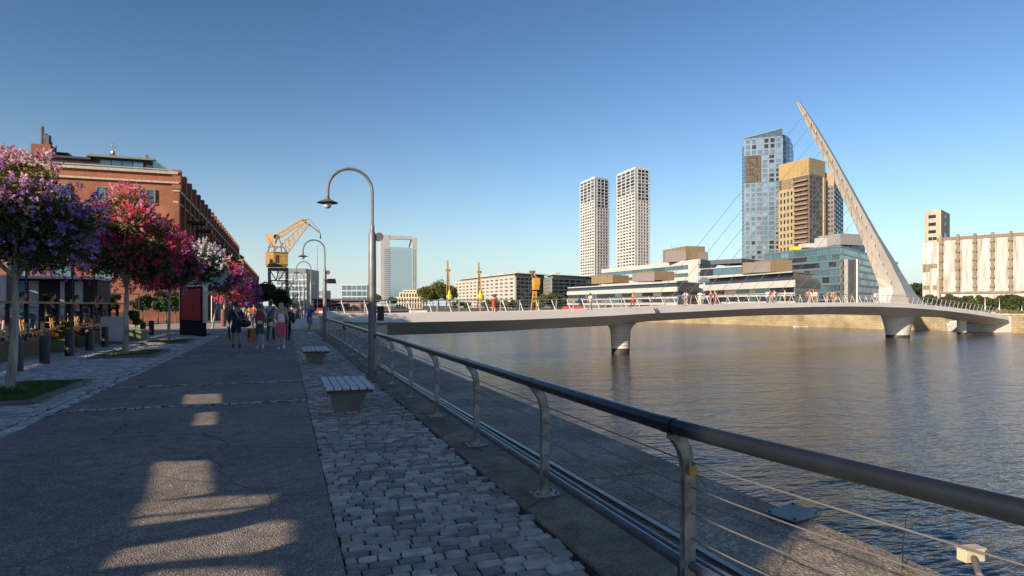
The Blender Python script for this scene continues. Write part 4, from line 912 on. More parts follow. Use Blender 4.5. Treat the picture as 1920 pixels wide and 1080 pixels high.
for i in range(NB+1):
    c = L+u*(cw*i)+n*.2; jt.box((c.x, c.y, (z0s+z1s)/2+1.5), (.55, .8, (z1s-z0s)/2+1.2), ang)
    for k in range(6): jt.box((c.x+n.x*.5, c.y+n.y*.5, z0s+3+k*4.2), (.85, .9, .55), ang)
jt.build('bay_joint', m_silod, t)
bm_ = MB(); c = L+u*(cw*NB/2)-n*4; bm_.box((c.x, c.y, z0s/2-.25), (cw*NB/2, 4.6, z0s/2-.3), ang); bm_.build('base', m_silo, t)
bm_ = MB(); c = L+u*(cw*NB/2)-n*3.5; bm_.box((c.x, c.y, z0s), (cw*NB/2+.3, 4.9, .45), ang); bm_.build('ledge', m_silod, t)
bm_ = MB(); c = L+u*(cw*NB/2)-n*5; bm_.box((c.x, c.y, z1s+.9), (cw*NB/2+.2, 4.6, .85), ang)
bm_.build('roof', M('silo_roof', (.19, .13, .10), .8), t)
# end block with patches and elevator tower
A, B_ = W(1729.5, 318), W(1760, 312); z1 = Z(455, 315); u2 = (B_-A).normalized(); n2 = Vector((u2.y, -u2.x)); a2 = math.atan2(u2.y, u2.x)
m = MB(); m.prism([tuple(A), tuple(B_), tuple(B_-n2*14), tuple(A-n2*14)], 0, z1); m.build('end_block', m_silo, t)
pt = MB()
for (x0, x1, y0, y1) in ((1730.5, 1744, 495, 510), (1744, 1758, 495, 503.5), (1730.5, 1743, 535, 543), (1749, 1757, 535, 544)):
    p, q = A+(B_-A)*((x0-1729.5)/30.5)+n2*.05, A+(B_-A)*((x1-1729.5)/30.5)+n2*.05; pt.prism([tuple(p), tuple(q), tuple(q-n2*.3), tuple(p-n2*.3)], Z(y1, 315), Z(y0, 315))
pt.build('bare_patch', m_silod, t)
m = MB(); q = B_+Vector((1.2, 0)); m.box((q.x, q.y+.5, z1/2+1), (.8, 1.2, z1/2+1), a2); m.build('corner_pier', m_silod, t)
A, B_, D_ = W(1733.5, 322), W(1764.5, 316), W(1781, 332); zt = Z(392.5, 316)
m = MB(); m.prism([tuple(A), tuple(B_), tuple(D_), tuple(A+D_-B_)], 0, zt); m.build('elevator_tower', m_elev, t)
cells = []; d3 = B_-A; a3 = math.atan2(d3.y, d3.x); n3 = Vector((d3.y, -d3.x)).normalized()
for py in (405.5, 420, 434, 447):
    for f in (.36, .58) if py < 440 else (.36, .62): q = A+d3*(f+.0)+n3*.02; cells.append(((q.x, q.y, Z(py, 318)), 1.7, 1.6, a3, gl_dark))
d4 = D_-B_; a4 = math.atan2(d4.y, d4.x); n4 = Vector((d4.y, -d4.x)).normalized()
for py in (405.5, 420, 442): q = B_+d4*.45+n4*.02; cells.append(((q.x, q.y, Z(py, 322)), 3.2 if py < 440 else 5.5, 1.8 if py < 440 else 3, a4, gl_dark))
add_windows(t, cells)

# ---- red brick warehouses on the left
m_cor = M('cornice_stone', (.40, .33, .27), .8, var=.2); m_awn = M('black_awning', (.02, .02, .024), .6); m_frame = M('green_frame', (.16, .19, .17), .5)
def warehouse(y0, y1, x, H, lab, detail=True):
    t = thing('brick_warehouse', lab, 'building', (x, y0, 0)); W_ = 26
    MB().prism([(x, y0), (x, y1), (x-W_, y1), (x-W_, y0)], 0, H-.6).build('wall', m_brick, t)
    nb = int((y1-y0)/4.2); cw = (y1-y0)/nb; pil = MB(); cor = MB(); cells = []
    for i in range(nb+1):
        yy = y0+i*cw; pil.box((x+.10, yy if i else yy+.3, (H-2.3)/2), (.30, .38, (H-2.3)/2)); pil.box((x+.13, yy if i else yy+.3, H-1.2), (.42, .5, 1.1))
        for k in (.33, .66):
            if i < nb: pil.box((x+.03, yy+cw*k, (H-3.4)/2), (.12, .14, (H-3.4)/2))
    pil.build('pilaster', m_brick, t)
    cor.box((x+.12, (y0+y1)/2, H-2.35), (.35, (y1-y0)/2+.2, .15)); cor.box((x+.05, (y0+y1)/2, H-3.6), (.26, (y1-y0)/2+.1, .09)); cor.box((x-W_/2, y0-.10, H-1.55), (W_/2+.4, .22, .10)); cor.box((x-W_/2, y0-.07, H-.5), (W_/2+.3, .3, .14)); cor.build('cornice', m_cor, t)
    for i in range(nb):
        for f in range(4):
            yy = y0+(i+.5)*cw; z = 2.2+f*3.3; m = MB(); a = np.linspace(0, math.pi, 7)
            ring = [(yy+.5, z-.9), (yy+.5, z+.6)]+[(yy+.5*math.cos(q), z+.6+.35*math.sin(q)) for q in a[1:-1]]+[(yy-.5, z+.6), (yy-.5, z-.9)]
            m.loft([[(x+.02, p, q) for p, q in ring], [(x+.07, p, q) for p, q in ring]]); cells.append(m)
    for k, m in enumerate(cells[:88]): m.build('arched_window', gl_dark, t)
    if len(cells) > 88:
        b = MB()
        for m in cells[88:]: b.add(m.v, m.f)
        b.build('arched_window', gl_dark, t)['kind'] = 'stuff'
    return t
t = warehouse(78, 172, -11.3, 16.6, 'long red brick warehouse with pilasters and black awnings behind the flowering trees')
# windows of the end wall
for xx in (-14.0, -17.9, -21.8, -25.7, -29.6):
    for z in (13.4, 9.4, 5.4):
        f = MB(); 
        for dx, dz, hx, hz in ((0, .78, .80, .06), (0, -.78, .80, .06), (-.75, 0, .06, .73), (.75, 0, .06, .73), (0, 0, .04, .72)): f.box((xx+dx, 77.93, z+dz), (hx, .12, hz))
        fo = f.build('window_frame', m_frame, t); m = MB(); m.box((xx, 77.97, z), (.70, .06, .73)); m.build('pane', gl_blue, fo)
# penthouse
m = MB(); m.box((-16.6, 84, 16.75), (2.9, 4.9, .72)); m.build('attic', m_dark, t)
m = MB(); m.box((-25, 85, 16.6), (5.4, 5.2, .55)); m.build('rear_attic', m_cor, t)
for k in range(4): m = MB(); m.box((-18.1+k*1.02, 79.02, 16.75), (.47, .06, .52)); m.build('attic_window', gl_blue, t)
m = MB(); m.box((-16.6, 83.8, 17.58), (3.2, 5.4, .11)); m.build('attic_roof', m_frame, t); m = MB(); m.box((-25, 84.5, 17.28), (5.6, 5.8, .11)); m.build('rear_attic_roof', m_dark, t)
m = MB(); m.slab([(-11.4, 78.6, 16.0), (-11.4, 110, 16.0), (-14.2, 110, 17.9), (-14.2, 78.6, 17.9)], .15); m.build('glazed_roof', gl_teal, t)
m = MB(); m.prism([(-13.6, 78.8), (-11.7, 78.8), (-11.7, 79.2), (-13.6, 79.2)], 15.9, [17.4, 16.15, 16.15, 17.4]); m.build('gable_glass', gl_teal, t)
m = MB()
for yy in np.arange(78.3, 110.5, 4): m.beam((-11.35, yy+.3, 16.08), (-14.2, yy+.3, 18.0), .14, .12)
m.beam((-11.35, 78.5, 16.08), (-11.35, 110.3, 16.08), .16, .2); m.beam((-14.2, 78.5, 18.0), (-14.2, 110.3, 18.0), .16, .2)
m.build('roof_frame', m_frame, t)
m = MB(); m.box((-24, 77.9, 16.45), (12.5, .04, .05)); m.build('parapet_rail', m_steel, t)
# chimneys
def at_px(px, y): th_ = math.atan((px-CX)/F)+YAW; return y*math.tan(th_)
xx = at_px(82, 84); m = MB(); m.box((xx, 84, 18.1), (.9, .9, 1.25)); m.build('chimney', m_brick, t)
m = MB()
for px, yt, r_ in ((79, 237, .17), (85.5, 251, .2), (91, 254, .26), (97, 266, .07), (105, 273, .07)): d_ = 84*math.cos(YAW); x2 = at_px(px, 84); d_ = x2*FW.x+84*FW.y; m.tube([(x2, 84, 17.5), (x2, 84, Z(yt, d_))], r_, 8)
m.build('flue', M('sooty_steel', (.10, .10, .11), .5, metal=.4), t, smooth=True)
x2 = at_px(100, 86); m = MB(); m.box((x2, 86, 17.9), (1.0, .8, .8)); m.box((x2+.2, 86, 18.9), (1.5, 1, .1)); m.build('roof_hut', m_dark, t)
x2 = at_px(212, 84); m = MB(); m.box((x2, 84, 18.0), (.75, .75, .55)); m.lathe((x2, 84, 18.5), [(1.15, 0), (1.0, .12), (.2, .45)], 12); m.build('cowl', m_brown, t)
m = MB(); m.ball((x2, 84, 19.15), .25, 8, 6); m.tube([(x2, 84, 19.2), (x2, 84, 19.6), (x2+.3, 84, 19.8), (x2+.35, 84, 20.15)], .05, 5); m.ball((x2-.1, 84, 19.95), (.12, .12, .3), 6, 5); m.build('weather_vane', m_steel, t)
# black awnings over the promenade side
for y, z in ((87, 11.8), (93, 11.5), (111, 11.4), (117, 11.3), (132, 11.3), (138, 11.1), (153, 11.2), (159, 11.1)):
    m = MB(); m.box((-10.3, y, z), (1.1, .9, .14)); m.box((-9.2, y, z-.05), (.05, .9, .26)); m.build('awning', m_awn, t)
t = warehouse(190, 300, -11.3, 14.6, 'farther brick warehouse with a small glazed roof box, beyond the first one')
MB().box((-14, 193, 14), (1.6, 2, 1.4)).build('roof_box', gl_blue, t)
# brick garden wall and glazing at the foot of the end wall
t = thing('garden_wall', 'dark brick planting wall along the service road before the warehouse', 'wall', (-24, 66, 0))
m = MB(); m.box((-26, 66, .55), (13.5, .25, .55)); m.build('wall', brick_mat('dark_brick', (.10, .03, .025), (.13, .04, .03), (.05, .03, .03), 3, .5, .2), t)
m = MB()
for k in range(24): m.box((-39+k*1.15, 66.2, 1.9), (.05, .05, .9))
m.box((-26, 66.2, 2.75), (13.5, .06, .06)); m.build('fence_rail', m_black, t)
# white sail canopy between trees
t = thing('sail_canopy', 'white ribbed sail canopy slung from the warehouse beyond the white-flowering tree', 'canopy', (-8, 74, 0))
m = MB(); m.slab([(-11.0, 76, 8.2), (-7.6, 76, 6.6), (-7.4, 86, 6.9), (-11.0, 86, 8.6)], .08); m.build('cloth', m_white, t)
m = MB()
for yy in np.arange(76, 86.1, 1.1): m.beam((-11, yy, 8.4), (-7.5, yy, 6.85), .08, .08)
for yy in (76, 86): m.tube([(-7.5, yy, 0), (-7.5, yy, 6.8)], .06, 6)
m.build('frame', m_white, t)

# ================================================================ dock cranes
m_yel = M('crane_yellow', (.28, .19, .05), .55, metal=.1, var=.2, scale=1.2, dirt=(.26, .12, .04)); m_rust = M('crane_rust', (.20, .12, .07), .75, var=.35, scale=1.5)
def crane_main():
    D = 168; t = thing('dock_crane', 'yellow and rusty dock crane with a lattice jib standing on the promenade', 'crane', tuple(W(518, D))+(0,))
    Q = lambda px, py, o=0: P(px, py, D+o)
    def lat(m, a0, a1, b0, b1, n, w=.2):
        for s_, e_ in ((a0, a1), (b0, b1)): m.beam(s_, e_, w*1.3, w*1.3)
        for i in range(n):
            p = Vector(a0).lerp(a1, i/n); q = Vector(b0).lerp(b1, i/n); p2 = Vector(a0).lerp(a1, (i+1)/n); q2 = Vector(b0).lerp(b1, (i+1)/n)
            m.beam(p, q2 if i % 2 else q, w*.7, w*.7); m.beam(q if i % 2 else p, p2 if i % 2 else q2, w*.7, w*.7)
    for px in (505, 538):
        for o in (-2.4, 2.4):
            m = MB(); m.cm = 0; a = Q(px-1.6, 503, o); b = Q(px+1.6, 503, o); a1 = Q(px-1.2+(px < 520)*1, 584, o); b1 = Q(px+2.2, 584, o); a1.z = b1.z = 0; lat(m, a, a1, b, b1, 12, .22); m.build('leg', m_rust, t)
    m = MB()
    for o in (-2.4, 2.4):
        m.beam(Q(503, 505, o), Q(540, 505, o), .5, .9); m.beam(Q(505, 526, o), Q(538, 526, o), .25, .3)
        for x0, x1, y0, y1 in ((507, 518, 508, 526), (518, 522, 526, 508), (522, 534, 526, 508), (507, 521, 526, 545), (536, 521, 526, 545), (521, 507, 545, 562), (521, 536, 545, 562)): m.beam(Q(x0, y0, o), Q(x1, y1, o), .2, .2)
    for px in (505, 538): m.beam(Q(px, 505, -2.4), Q(px, 505, 2.4), .5, .9)
    m.build('portal', m_rust, t)
    m = MB(); ring = [(497.5, -1.5), (512.5, -3.2), (539.5, -2.2), (540, 3), (500, 3)]; m.prism([tuple(W(a, D+o)) for a, o in ring], Z(497, D), Z(475.5, D)); m.build('cab', m_yel, t)
    m = MB(); 
    for px in (506, 516, 523, 531): c = Q(px, 486, -3.1+(px-512)*.045 if px > 512 else -2.5); m.box(c, (.04, .1, 1.1))
    c = Q(519.5, 485.5, -2.95); m.box(c, (.4, .12, 1.0)); m.build('cab_window', m_dark, t)
    m = MB(); ring = [(499, -1.5), (513, -3), (538, -2), (538, 2.5), (501, 2.5)]; m.prism([tuple(W(a, D+o)) for a, o in ring], Z(500, D), Z(497.1, D)); m.prism([tuple(W(a, D+o)) for a, o in ((496.8, -1.6), (512.5, -3.5), (540.3, -2.5), (540.5, 3.2), (499, 3.2))], Z(475.4, D), Z(474, D)); m.build('deck', m_rust, t)
    m = MB()                                                # A-frame above the cab
    for o in (-1.5, 1.5):
        for x0, y0, x1, y1 in ((502, 475, 505, 462), (505, 462, 512, 446), (512, 446, 520, 443), (520, 443, 537, 475), (512, 475, 520, 443), (502, 463, 530, 463), (505, 446, 512, 462), (520, 463, 512, 475), (528, 475, 526, 460)): m.beam(Q(x0, y0, o), Q(x1, y1, o), .28, .28)
    m.build('gantry', m_rust, t)
    for o, dx in ((-1.6, 8), (1.6, 0)):                     # paired curved counterweights
        m = MB(); pr = [(499+dx, 437), (503+dx, 436.5), (505+dx, 441), (505+dx, 449), (508+dx, 455), (513+dx, 459), (509+dx, 461), (502+dx, 456), (498+dx, 449), (497.5+dx, 441)]
        m.loft([[Q(a, b, o-.6) for a, b in pr], [Q(a, b, o+.6) for a, b in pr]]); m.build('counterweight', m_yel, t)
    m = MB()
    for o in (-.9, .9):                                     # tie beam
        lat(m, Q(512, 444, o), Q(566, 411, o), Q(518, 449, o), Q(572, 415, o), 12, .26)
    m.beam(Q(560, 413), Q(574, 412), .8, .5); m.build('tie_beam', m_yel, t)
    m = MB()
    for o in (-.9, .9):
        lat(m, Q(533, 452, o), Q(572, 417, o), Q(538, 476, o), Q(579, 420, o), 10, .22); m.beam(Q(522, 446, o), Q(537, 475, o), .2, .2); m.beam(Q(524, 444, o), Q(546, 452, o), .2, .2); m.beam(Q(528, 458, o), Q(547, 449, o), .2, .2)
    m.build('jib', m_yel, t)
    m = MB()
    for o in (-.6, .6): lat(m, Q(568, 413, o), Q(600, 436, o), Q(578, 419, o), Q(600, 437.5, o), 7, .18); m.beam(Q(572, 412, o), Q(581, 411, o), .15, .15); m.beam(Q(581, 411, o), Q(600, 434, o), .15, .15)
    m.build('fly_jib', m_rust, t)
    m = MB(); m.tube([Q(601, 437), Q(601, 448)], .07, 5); m.box(Q(601, 444), (.15, .15, .5)); m.build('hook', m_dark, t)
crane_main()
def mast_crane(px, D, yt, yb, lab, jib=True, col=None):
    t = thing('dock_crane', lab, 'crane', tuple(W(px, D))+(0,), 'slewing cranes along the far quay'); Q = lambda x, y, o=0: P(x, y, D+o); col = col or m_yel
    h = yb-yt; s = h/72.0
    if jib:
        m = MB()
        for a, b in ((-1.2, -.4), (1.2, .4)):
            for o in (-.5, .5): m.beam(Q(px+a*s*2.2, yt+h*.72, o), Q(px+b*s-1.2, yt, o), .35, .35)
        for i in range(14):
            f0, f1 = i/14, (i+1)/14; w0 = (2.6*(1-f0)+.4*f0)*s; w1 = (2.6*(1-f1)+.4*f1)*s; y0 = yt+h*.72*(1-f0); y1 = yt+h*.72*(1-f1); m.beam(Q(px-w0-f0, y0), Q(px+w1-f1, y1), .3, .3); m.beam(Q(px+w0-f0, y0), Q(px-w1-f1, y1), .3, .3)
        m.box(Q(px-.3, yt+h*.22), (.9, .5, .35)); m.build('jib', col, t)
        m = MB(); c = Q(px+2.5, yt+h*.80); m.lathe((c.x, c.y, c.z), [(.8, -1.2), (1.35, -.8), (1.4, .7), (.8, 1.1), (.45, 2.8)], 12); m.build('cab', M('crane_bright', (.62, .45, .03), .5, var=.2), t, smooth=True, ang=30)
        yleg = yt+h*.80
    else:
        m = MB(); c = Q(px+4, 527); m.box((c.x, c.y, Z(528, D)), (1.15, 1.2, 1.3)); c = Q(px+3.5, 540); m.box((c.x, c.y, Z(538, D)), (1.0, 1.1, 1.0)); m.build('cab', col, t)
        m = MB(); m.beam(Q(px-5, 508), Q(px+6, 522), .5, .6)
        for o in (-.6, .6): m.beam(Q(px-7, 509, o), Q(px+2, 532, o), .3, .3)
        m.box(Q(px-3, 510), (1.0, .7, .45)); m.build('jib', m_rust, t); yleg = 546
    m = MB()
    for dx in (-4, 4):
        for o in (-1.8, 1.8): a = Q(px+(2 if not jib else 0)+dx*.5, yleg, o*.6); b = Q(px+dx*1.3, 578, o); b.z = 0; m.beam(a, b, .4, .4)
    for k in range(3):
        a = Q(px-3, yleg+k*8); b = Q(px+3, yleg+6+k*8); m.beam(a, b, .25, .25); m.beam((a.x, a.y, b.z), (b.x, b.y, a.z), .25, .25)
    m.build('leg_frame', m_rust if jib else col, t)
mast_crane(840.5, 260, 488, 575, 'leftmost of the slender yellow cranes, rising behind the round green trees')
mast_crane(899, 250, 492, 574, 'slender yellow crane with a rounded yellow cab before the cream apartment block')
mast_crane(1001, 235, 507, 577, 'squat orange crane before the dark apartment block', jib=False, col=M('crane_orange', (.52, .27, .04), .6, var=.25))
# ================================================================ trees
def leaf_mat(name, c, tr=.42): return M(name, c, .6, var=.45, scale=4, trans=tr)
leaf_g = leaf_mat('leaf_green', (.065, .105, .038)); leaf_d = leaf_mat('leaf_dark', (.038, .065, .027)); leaf_o = leaf_mat('leaf_olive', (.19, .18, .05)); leaf_l = leaf_mat('leaf_light', (.13, .20, .05))
leaf_r = leaf_mat('leaf_reddish', (.20, .10, .035))
fl_pur = leaf_mat('blossom_purple', (.44, .22, .56)); fl_lil = leaf_mat('blossom_lilac', (.66, .38, .64)); fl_pnk = leaf_mat('blossom_pink', (.86, .32, .42)); fl_red = leaf_mat('blossom_crimson', (.72, .05, .14)); fl_rose = leaf_mat('blossom_pale_pink', (.88, .48, .52), .5); fl_crl = leaf_mat('blossom_rose', (.85, .16, .20)); fl_mag = leaf_mat('blossom_magenta', (.50, .045, .24)); fl_wht = leaf_mat('blossom_white', (.80, .77, .72)); fl_org = leaf_mat('blossom_coral', (.72, .16, .10))
m_bark = M('pale_bark', (.36, .30, .24), .8, var=.4, scale=9, bump=.5, bscale=22, streak=True, dirt=(.15, .12, .10)); m_bark2 = M('dark_bark', (.12, .09, .06), .9, var=.3, scale=5)
def clumps(r, centre, rad, n, k=.42, low=-.9):
    out = []
    while len(out) < n:
        v = r.normal(size=3); v /= np.linalg.norm(v); v *= r.uniform(.25, 1)**(1/2.2)
        if v[2] < low: continue
        out.append((np.array(centre)+v*np.array(rad)*(1-k*.95), r.uniform(.55, 1.15)*k*min(rad), v))
    return out
def leafquads(r, pts, size, asp=.55, droop=0):
    n = len(pts); a = r.normal(size=(n, 3)); a /= np.linalg.norm(a, axis=1)[:, None]; b = np.cross(a, r.normal(size=(n, 3))); b /= np.linalg.norm(b, axis=1)[:, None]
    s = size*r.uniform(.6, 1.35, n)[:, None]; a = a*s; b = b*s*asp
    v = np.empty((n, 4, 3)); v[:, 0] = pts-a; v[:, 1] = pts+b*1.0; v[:, 2] = pts+a; v[:, 3] = pts-b; return v.reshape(-1, 3)
def cloud(r, cl, n, shell=.5):
    w_ = np.array([c[1]**2 for c in cl]); w_ /= w_.sum(); idx = r.choice(len(cl), n, p=w_)
    v = r.normal(size=(n, 3)); v /= np.linalg.norm(v, axis=1)[:, None]; rad = (shell+(1-shell)*r.uniform(0, 1, n))
    cc = np.array([c[0] for c in cl])[idx]; rr_ = np.array([c[1] for c in cl])[idx]
    return cc+v*(rr_*rad)[:, None]*np.array([1.1, 1.1, .9]), idx
def tree(name, label, base, centre, rad, trunk_r, nleaf, leafm, flowm=None, nflow=0, fsize=.028, lsize=.05, ncl=26, seed=1, group=None, cat='tree', k=.42, forks=4, bark=None, low=-.75, fbias=.0, limbs=9, sunlit_topm=None):
    r = np.random.RandomState(seed); t = thing(name, label, cat, tuple(base), group)
    bark = bark or m_bark; b = Vector(base); c = Vector(centre); fork = b.lerp(Vector((c.x, c.y, c.z-rad[2]*.62)), 1.0)
    cl = clumps(r, centre, rad, ncl, k, low)
    m = MB(); jig = lambda s: Vector(r.normal(size=3)*s)
    n = 9; pts = [b.lerp(fork, i/n)+Vector((*(r.normal(size=2)*trunk_r*.22), 0))*(i > 0) for i in range(n+1)]
    m.tube([b-Vector((0, 0, .05))]+pts, [trunk_r*1.5]+[trunk_r*(1.25-.55*i/n) for i in range(n+1)], 9)
    m.build('trunk', bark, t, smooth=True, ang=80)
    for i in range(limbs):
        e = Vector(cl[i % len(cl)][0]); s0 = fork.lerp(pts[-2], r.uniform(0, .9)); mid = s0.lerp(e, .5)+Vector((0, 0, rad[2]*.12))+jig(.05*rad[0])
        m = MB(); m.tube([s0, s0.lerp(mid, .5)+jig(.03*rad[0]), mid, mid.lerp(e, .6)+jig(.04*rad[0]), e], [trunk_r*.5, trunk_r*.42, trunk_r*.33, trunk_r*.22, trunk_r*.08], 6); m.build('limb', bark, t, smooth=True, ang=80)
    pts_, idx = cloud(r, cl, nleaf, .35); nlf = len(leafm); leafm = list(leafm)+([leaf_o, leaf_l, leaf_r] if sunlit_topm else []); hi_ = pts_[:, 2] > centre[2]+rad[2]*r.normal(.15, .2, nleaf)  # crown tops get lighter leaves, sunlight put into their colour
    mi = np.where(hi_ & bool(sunlit_topm), nlf+r.randint(0, 3, nleaf), r.randint(0, nlf, nleaf))
    fast_mesh('foliage', leafquads(r, pts_, lsize), 4, leafm, mi, t)
    if flowm:
        # panicles: tight tapering clusters of petals on the outside of the clumps
        np_ = nflow//26; w_ = np.array([cl_[1]*(1.0+max(-.8, fbias*cl_[2][2])+.6*np.linalg.norm(cl_[2])) for cl_ in cl]); w_ = np.clip(w_, .01, None); w_ /= w_.sum()
        ids = r.choice(len(cl), np_, p=w_); allp = []; allm = []
        nl = len(flowm); flowm = list(flowm)+list(sunlit_topm or []); pm = np.array([(nl+r.randint(len(sunlit_topm))) if sunlit_topm and c_[2][2]*rad[2]+.15*r.normal() > .25*rad[2] else r.randint(nl) for c_ in cl])  # topmost clumps get paler petals, coloured as if sunlit
        for q in ids:
            cc, rc, vv = cl[q]; d = r.normal(size=3)+vv*.9+np.array([0, 0, .35]); d /= np.linalg.norm(d); p0 = cc+d*rc*r.uniform(.85, 1.12)
            L_ = fsize*r.uniform(3.2, 6.0); f = r.uniform(0, 1, 26); spread = fsize*1.5*(1-f*.75)
            allp.append(p0+d*(f*L_)[:, None]+r.normal(size=(26, 3))*spread[:, None]*.62); allm += [pm[q] if r.uniform() < .75 else (r.randint(nl) if pm[q] < nl else nl+r.randint(len(sunlit_topm)))]*26
        fast_mesh('blossom', leafquads(r, np.concatenate(allp), fsize*.62, .85), 4, flowm, allm, t)
    return t
def ctr(px, py, d): return P(px, py, d)
gF = 'flowering trees along the promenade'
tree('flowering_tree', 'purple-flowering tree with a pale furrowed trunk at the left edge, nearest the camera', (-4.9, 14.5, 0), ctr(32, 412, 12.3), (1.4, 1.6, 1.55), .07, 28000, [leaf_g, leaf_d, leaf_g, leaf_o], [fl_pur, fl_lil, fl_pur], 19000, .036, .042, 52, 3, gF, k=.34, fbias=1.1, sunlit_topm=[fl_pnk, fl_rose, fl_pnk])
tree('flowering_tree', 'crimson-flowering tree on the second grass bed', (-5.15, 25.1, 0), ctr(238, 458, 21.9), (1.75, 1.8, 2.05), .08, 26000, [leaf_g, leaf_d, leaf_d, leaf_o, leaf_r], [fl_red, fl_mag, fl_red], 24000, .044, .05, 46, 5, gF, k=.34, fbias=.95, sunlit_topm=[fl_crl, fl_pnk, fl_red])
tree('flowering_tree', 'dark magenta-flowering tree whose thin trunk stands left of the poster stand', (-5.05, 33.0, 0), ctr(318, 497, 29.3), (1.45, 1.6, 1.7), .06, 14000, [leaf_g, leaf_d, leaf_d, leaf_r], [fl_mag, fl_mag, fl_pur, fl_red], 13000, .05, .06, 34, 7, gF, k=.36, fbias=.5)
tree('flowering_tree', 'white-flowering tree rising behind the poster stand', (-5.05, 42.0, 0), ctr(370, 505, 38), (1.75, 1.8, 1.75), .07, 15000, [leaf_g, leaf_d, leaf_l], [fl_wht, fl_wht, fl_wht, fl_lil], 9500, .062, .06, 34, 9, gF, k=.36, fbias=.7)
tree('flowering_tree', 'tree with coral-tinted sunlit tops and violet lower flowers beyond the white one', (-5.1, 52.0, 0), ctr(412, 522, 47), (1.9, 2.0, 1.75), .07, 11000, [leaf_g, leaf_d, leaf_r], [fl_pur, fl_mag, fl_lil], 12000, .07, .075, 30, 11, gF, k=.36, fbias=.7, sunlit_topm=[fl_org, fl_pnk, fl_crl])
for i, (y, py, rz, mats, lab) in enumerate(((62, 532, 1.8, [fl_mag, fl_org, fl_red], 'reddish tree beyond the coral-topped one, above the man in navy'), (74, 545, 1.9, [fl_mag, fl_pur], 'dark plum-coloured tree above the man with the red backpack'), (88, 549, 2.0, [fl_mag, fl_mag, fl_pur], 'farther plum-coloured tree in the promenade row'), (104, 553, 2.0, [fl_mag, fl_pur], 'farthest plum-coloured tree before the crane'))):
    d = -5.1*FW.x+y*FW.y; px = CX+F*((-5.1)*RT.x+y*RT.y)/d
    tree('flowering_tree', lab, (-5.1, y, 0), ctr(px, py, d), (2.2, 2.2, rz), .08, 6000, [leaf_d, leaf_r, leaf_d], mats, 8000, .10, .11, 22, 20+i, gF, fbias=.5, limbs=6)
gB = 'green trees far along the promenade'
for i, (px, py, d, rx, rz, lab) in enumerate(((492, 548, 150, 3.8, 3.2, 'dark green tree left of the crane legs'), (527, 560, 140, 3.0, 2.9, 'round dark green tree between the crane legs'), (463, 553, 170, 3.5, 3.2, 'dark green tree at the far end of the plum trees'))):
    w = W(px, d); tree('promenade_tree', lab, (w.x, w.y, 0), ctr(px, py, d), (rx, rx, rz), .2, 6000, [leaf_d, leaf_g, leaf_d], lsize=.22, ncl=22, seed=40+i, group=gB, bark=m_bark2, limbs=5)
w = W(452, 182); tree('rooftop_tree', 'small pale green tree growing on the roof of the farther warehouse', (w.x-1.5, w.y+12, 12.3), (w.x-1.5, w.y+12, 16.0), (2.2, 2.2, 1.5), .1, 1800, [leaf_l, leaf_o], lsize=.2, ncl=12, seed=50, bark=m_bark2, limbs=4, cat='tree')
def far_tree(px, yb, yt, d, wpx, lab, mats, seed, nm='far_tree', grp='trees behind the dock', n=5000, ls=.32, ncl=20, low=-.9, k=.42, yl=None):
    w = W(px, d); zt, zb = Z(yt, d), Z(yb, d) if yl is None else yl; rx = wpx/2/F*d*1.28; rz = (zt-zb)/2*1.15
    tree(nm, lab, (w.x, w.y, 0), (w.x, w.y, zb+rz), (rx, rx, rz), max(.1, rx*.05), n, mats, lsize=ls, ncl=ncl, seed=seed, group=grp, bark=m_bark2, limbs=5, low=low, k=k)
EUC = [leaf_o, leaf_l, leaf_g, leaf_o]
for i, (px, yt, wd, lab) in enumerate(((800, 536, 34, 'leftmost round olive-green tree of the clump under the left crane'), (822, 528, 40, 'tall olive-green tree at the middle of the clump under the left crane'), (843, 534, 30, 'right-hand olive-green tree of the clump under the left crane'), (812, 545, 26, 'low olive-green tree in front of the clump under the left crane'))):
    far_tree(px, 570, yt, 262+i*3, wd, lab, EUC, 60+i, n=7000, ls=.30, ncl=30)
far_tree(735, 572, 556, 245, 22, 'bright green bushy tree below the portal tower', [leaf_l, leaf_g], 70, n=3500)
far_tree(706, 570, 552, 248, 17, 'dark palm-like tree right of the nearest lamp pole', [leaf_d, leaf_o], 71, n=3000)
far_tree(692, 572, 557, 246, 12, 'small yellowish tree left of the nearest lamp pole', [leaf_o, leaf_l], 72, n=2500)
lowt = [(858, 'first'), (876, 'second'), (912, 'third'), (932, 'fourth'), (950, 'fifth'), (968, 'sixth')]
for i, (px, o_) in enumerate(lowt): far_tree(px, 580, 565-(i % 3), 235+2*i, 24, f'{o_} low green tree from the left at the foot of the cream apartment block', [leaf_l, leaf_g, leaf_o], 80+i, n=2600, ls=.26, ncl=14)
for i, (px, yt, lab) in enumerate(((1018, 552, 'full green tree right beside the orange crane'), (1034, 550, 'full green tree at the middle of the trio by the low white office'), (1050, 552, 'full green tree touching the left end of the low white office'))): far_tree(px, 580, yt, 228+i*3, 24, lab, [leaf_l, leaf_g, leaf_o], 90+i, n=4200, ls=.28, ncl=20)
ordn = ['first', 'second', 'third', 'fourth', 'fifth', 'sixth', 'seventh', 'eighth', 'ninth', 'tenth', 'eleventh', 'twelfth', 'thirteenth', 'fourteenth', 'fifteenth', 'sixteenth', 'seventeenth', 'eighteenth', 'nineteenth', 'twentieth']
rt = random.Random(4); px = 1737; i = 0
while px < 1935:
    far_tree(px, 592, rt.uniform(546, 554), 200-rt.uniform(0, 18)-(px-1737)*.12, rt.uniform(15, 20), f'{ordn[i]} slim dark green tree from the left below the silo', [leaf_g, leaf_d, leaf_d, leaf_o], 110+i, 'slim_tree', 'slim trees in a row below the silo', 2600, .24, 18, k=.5); px += rt.uniform(12, 16); i += 1
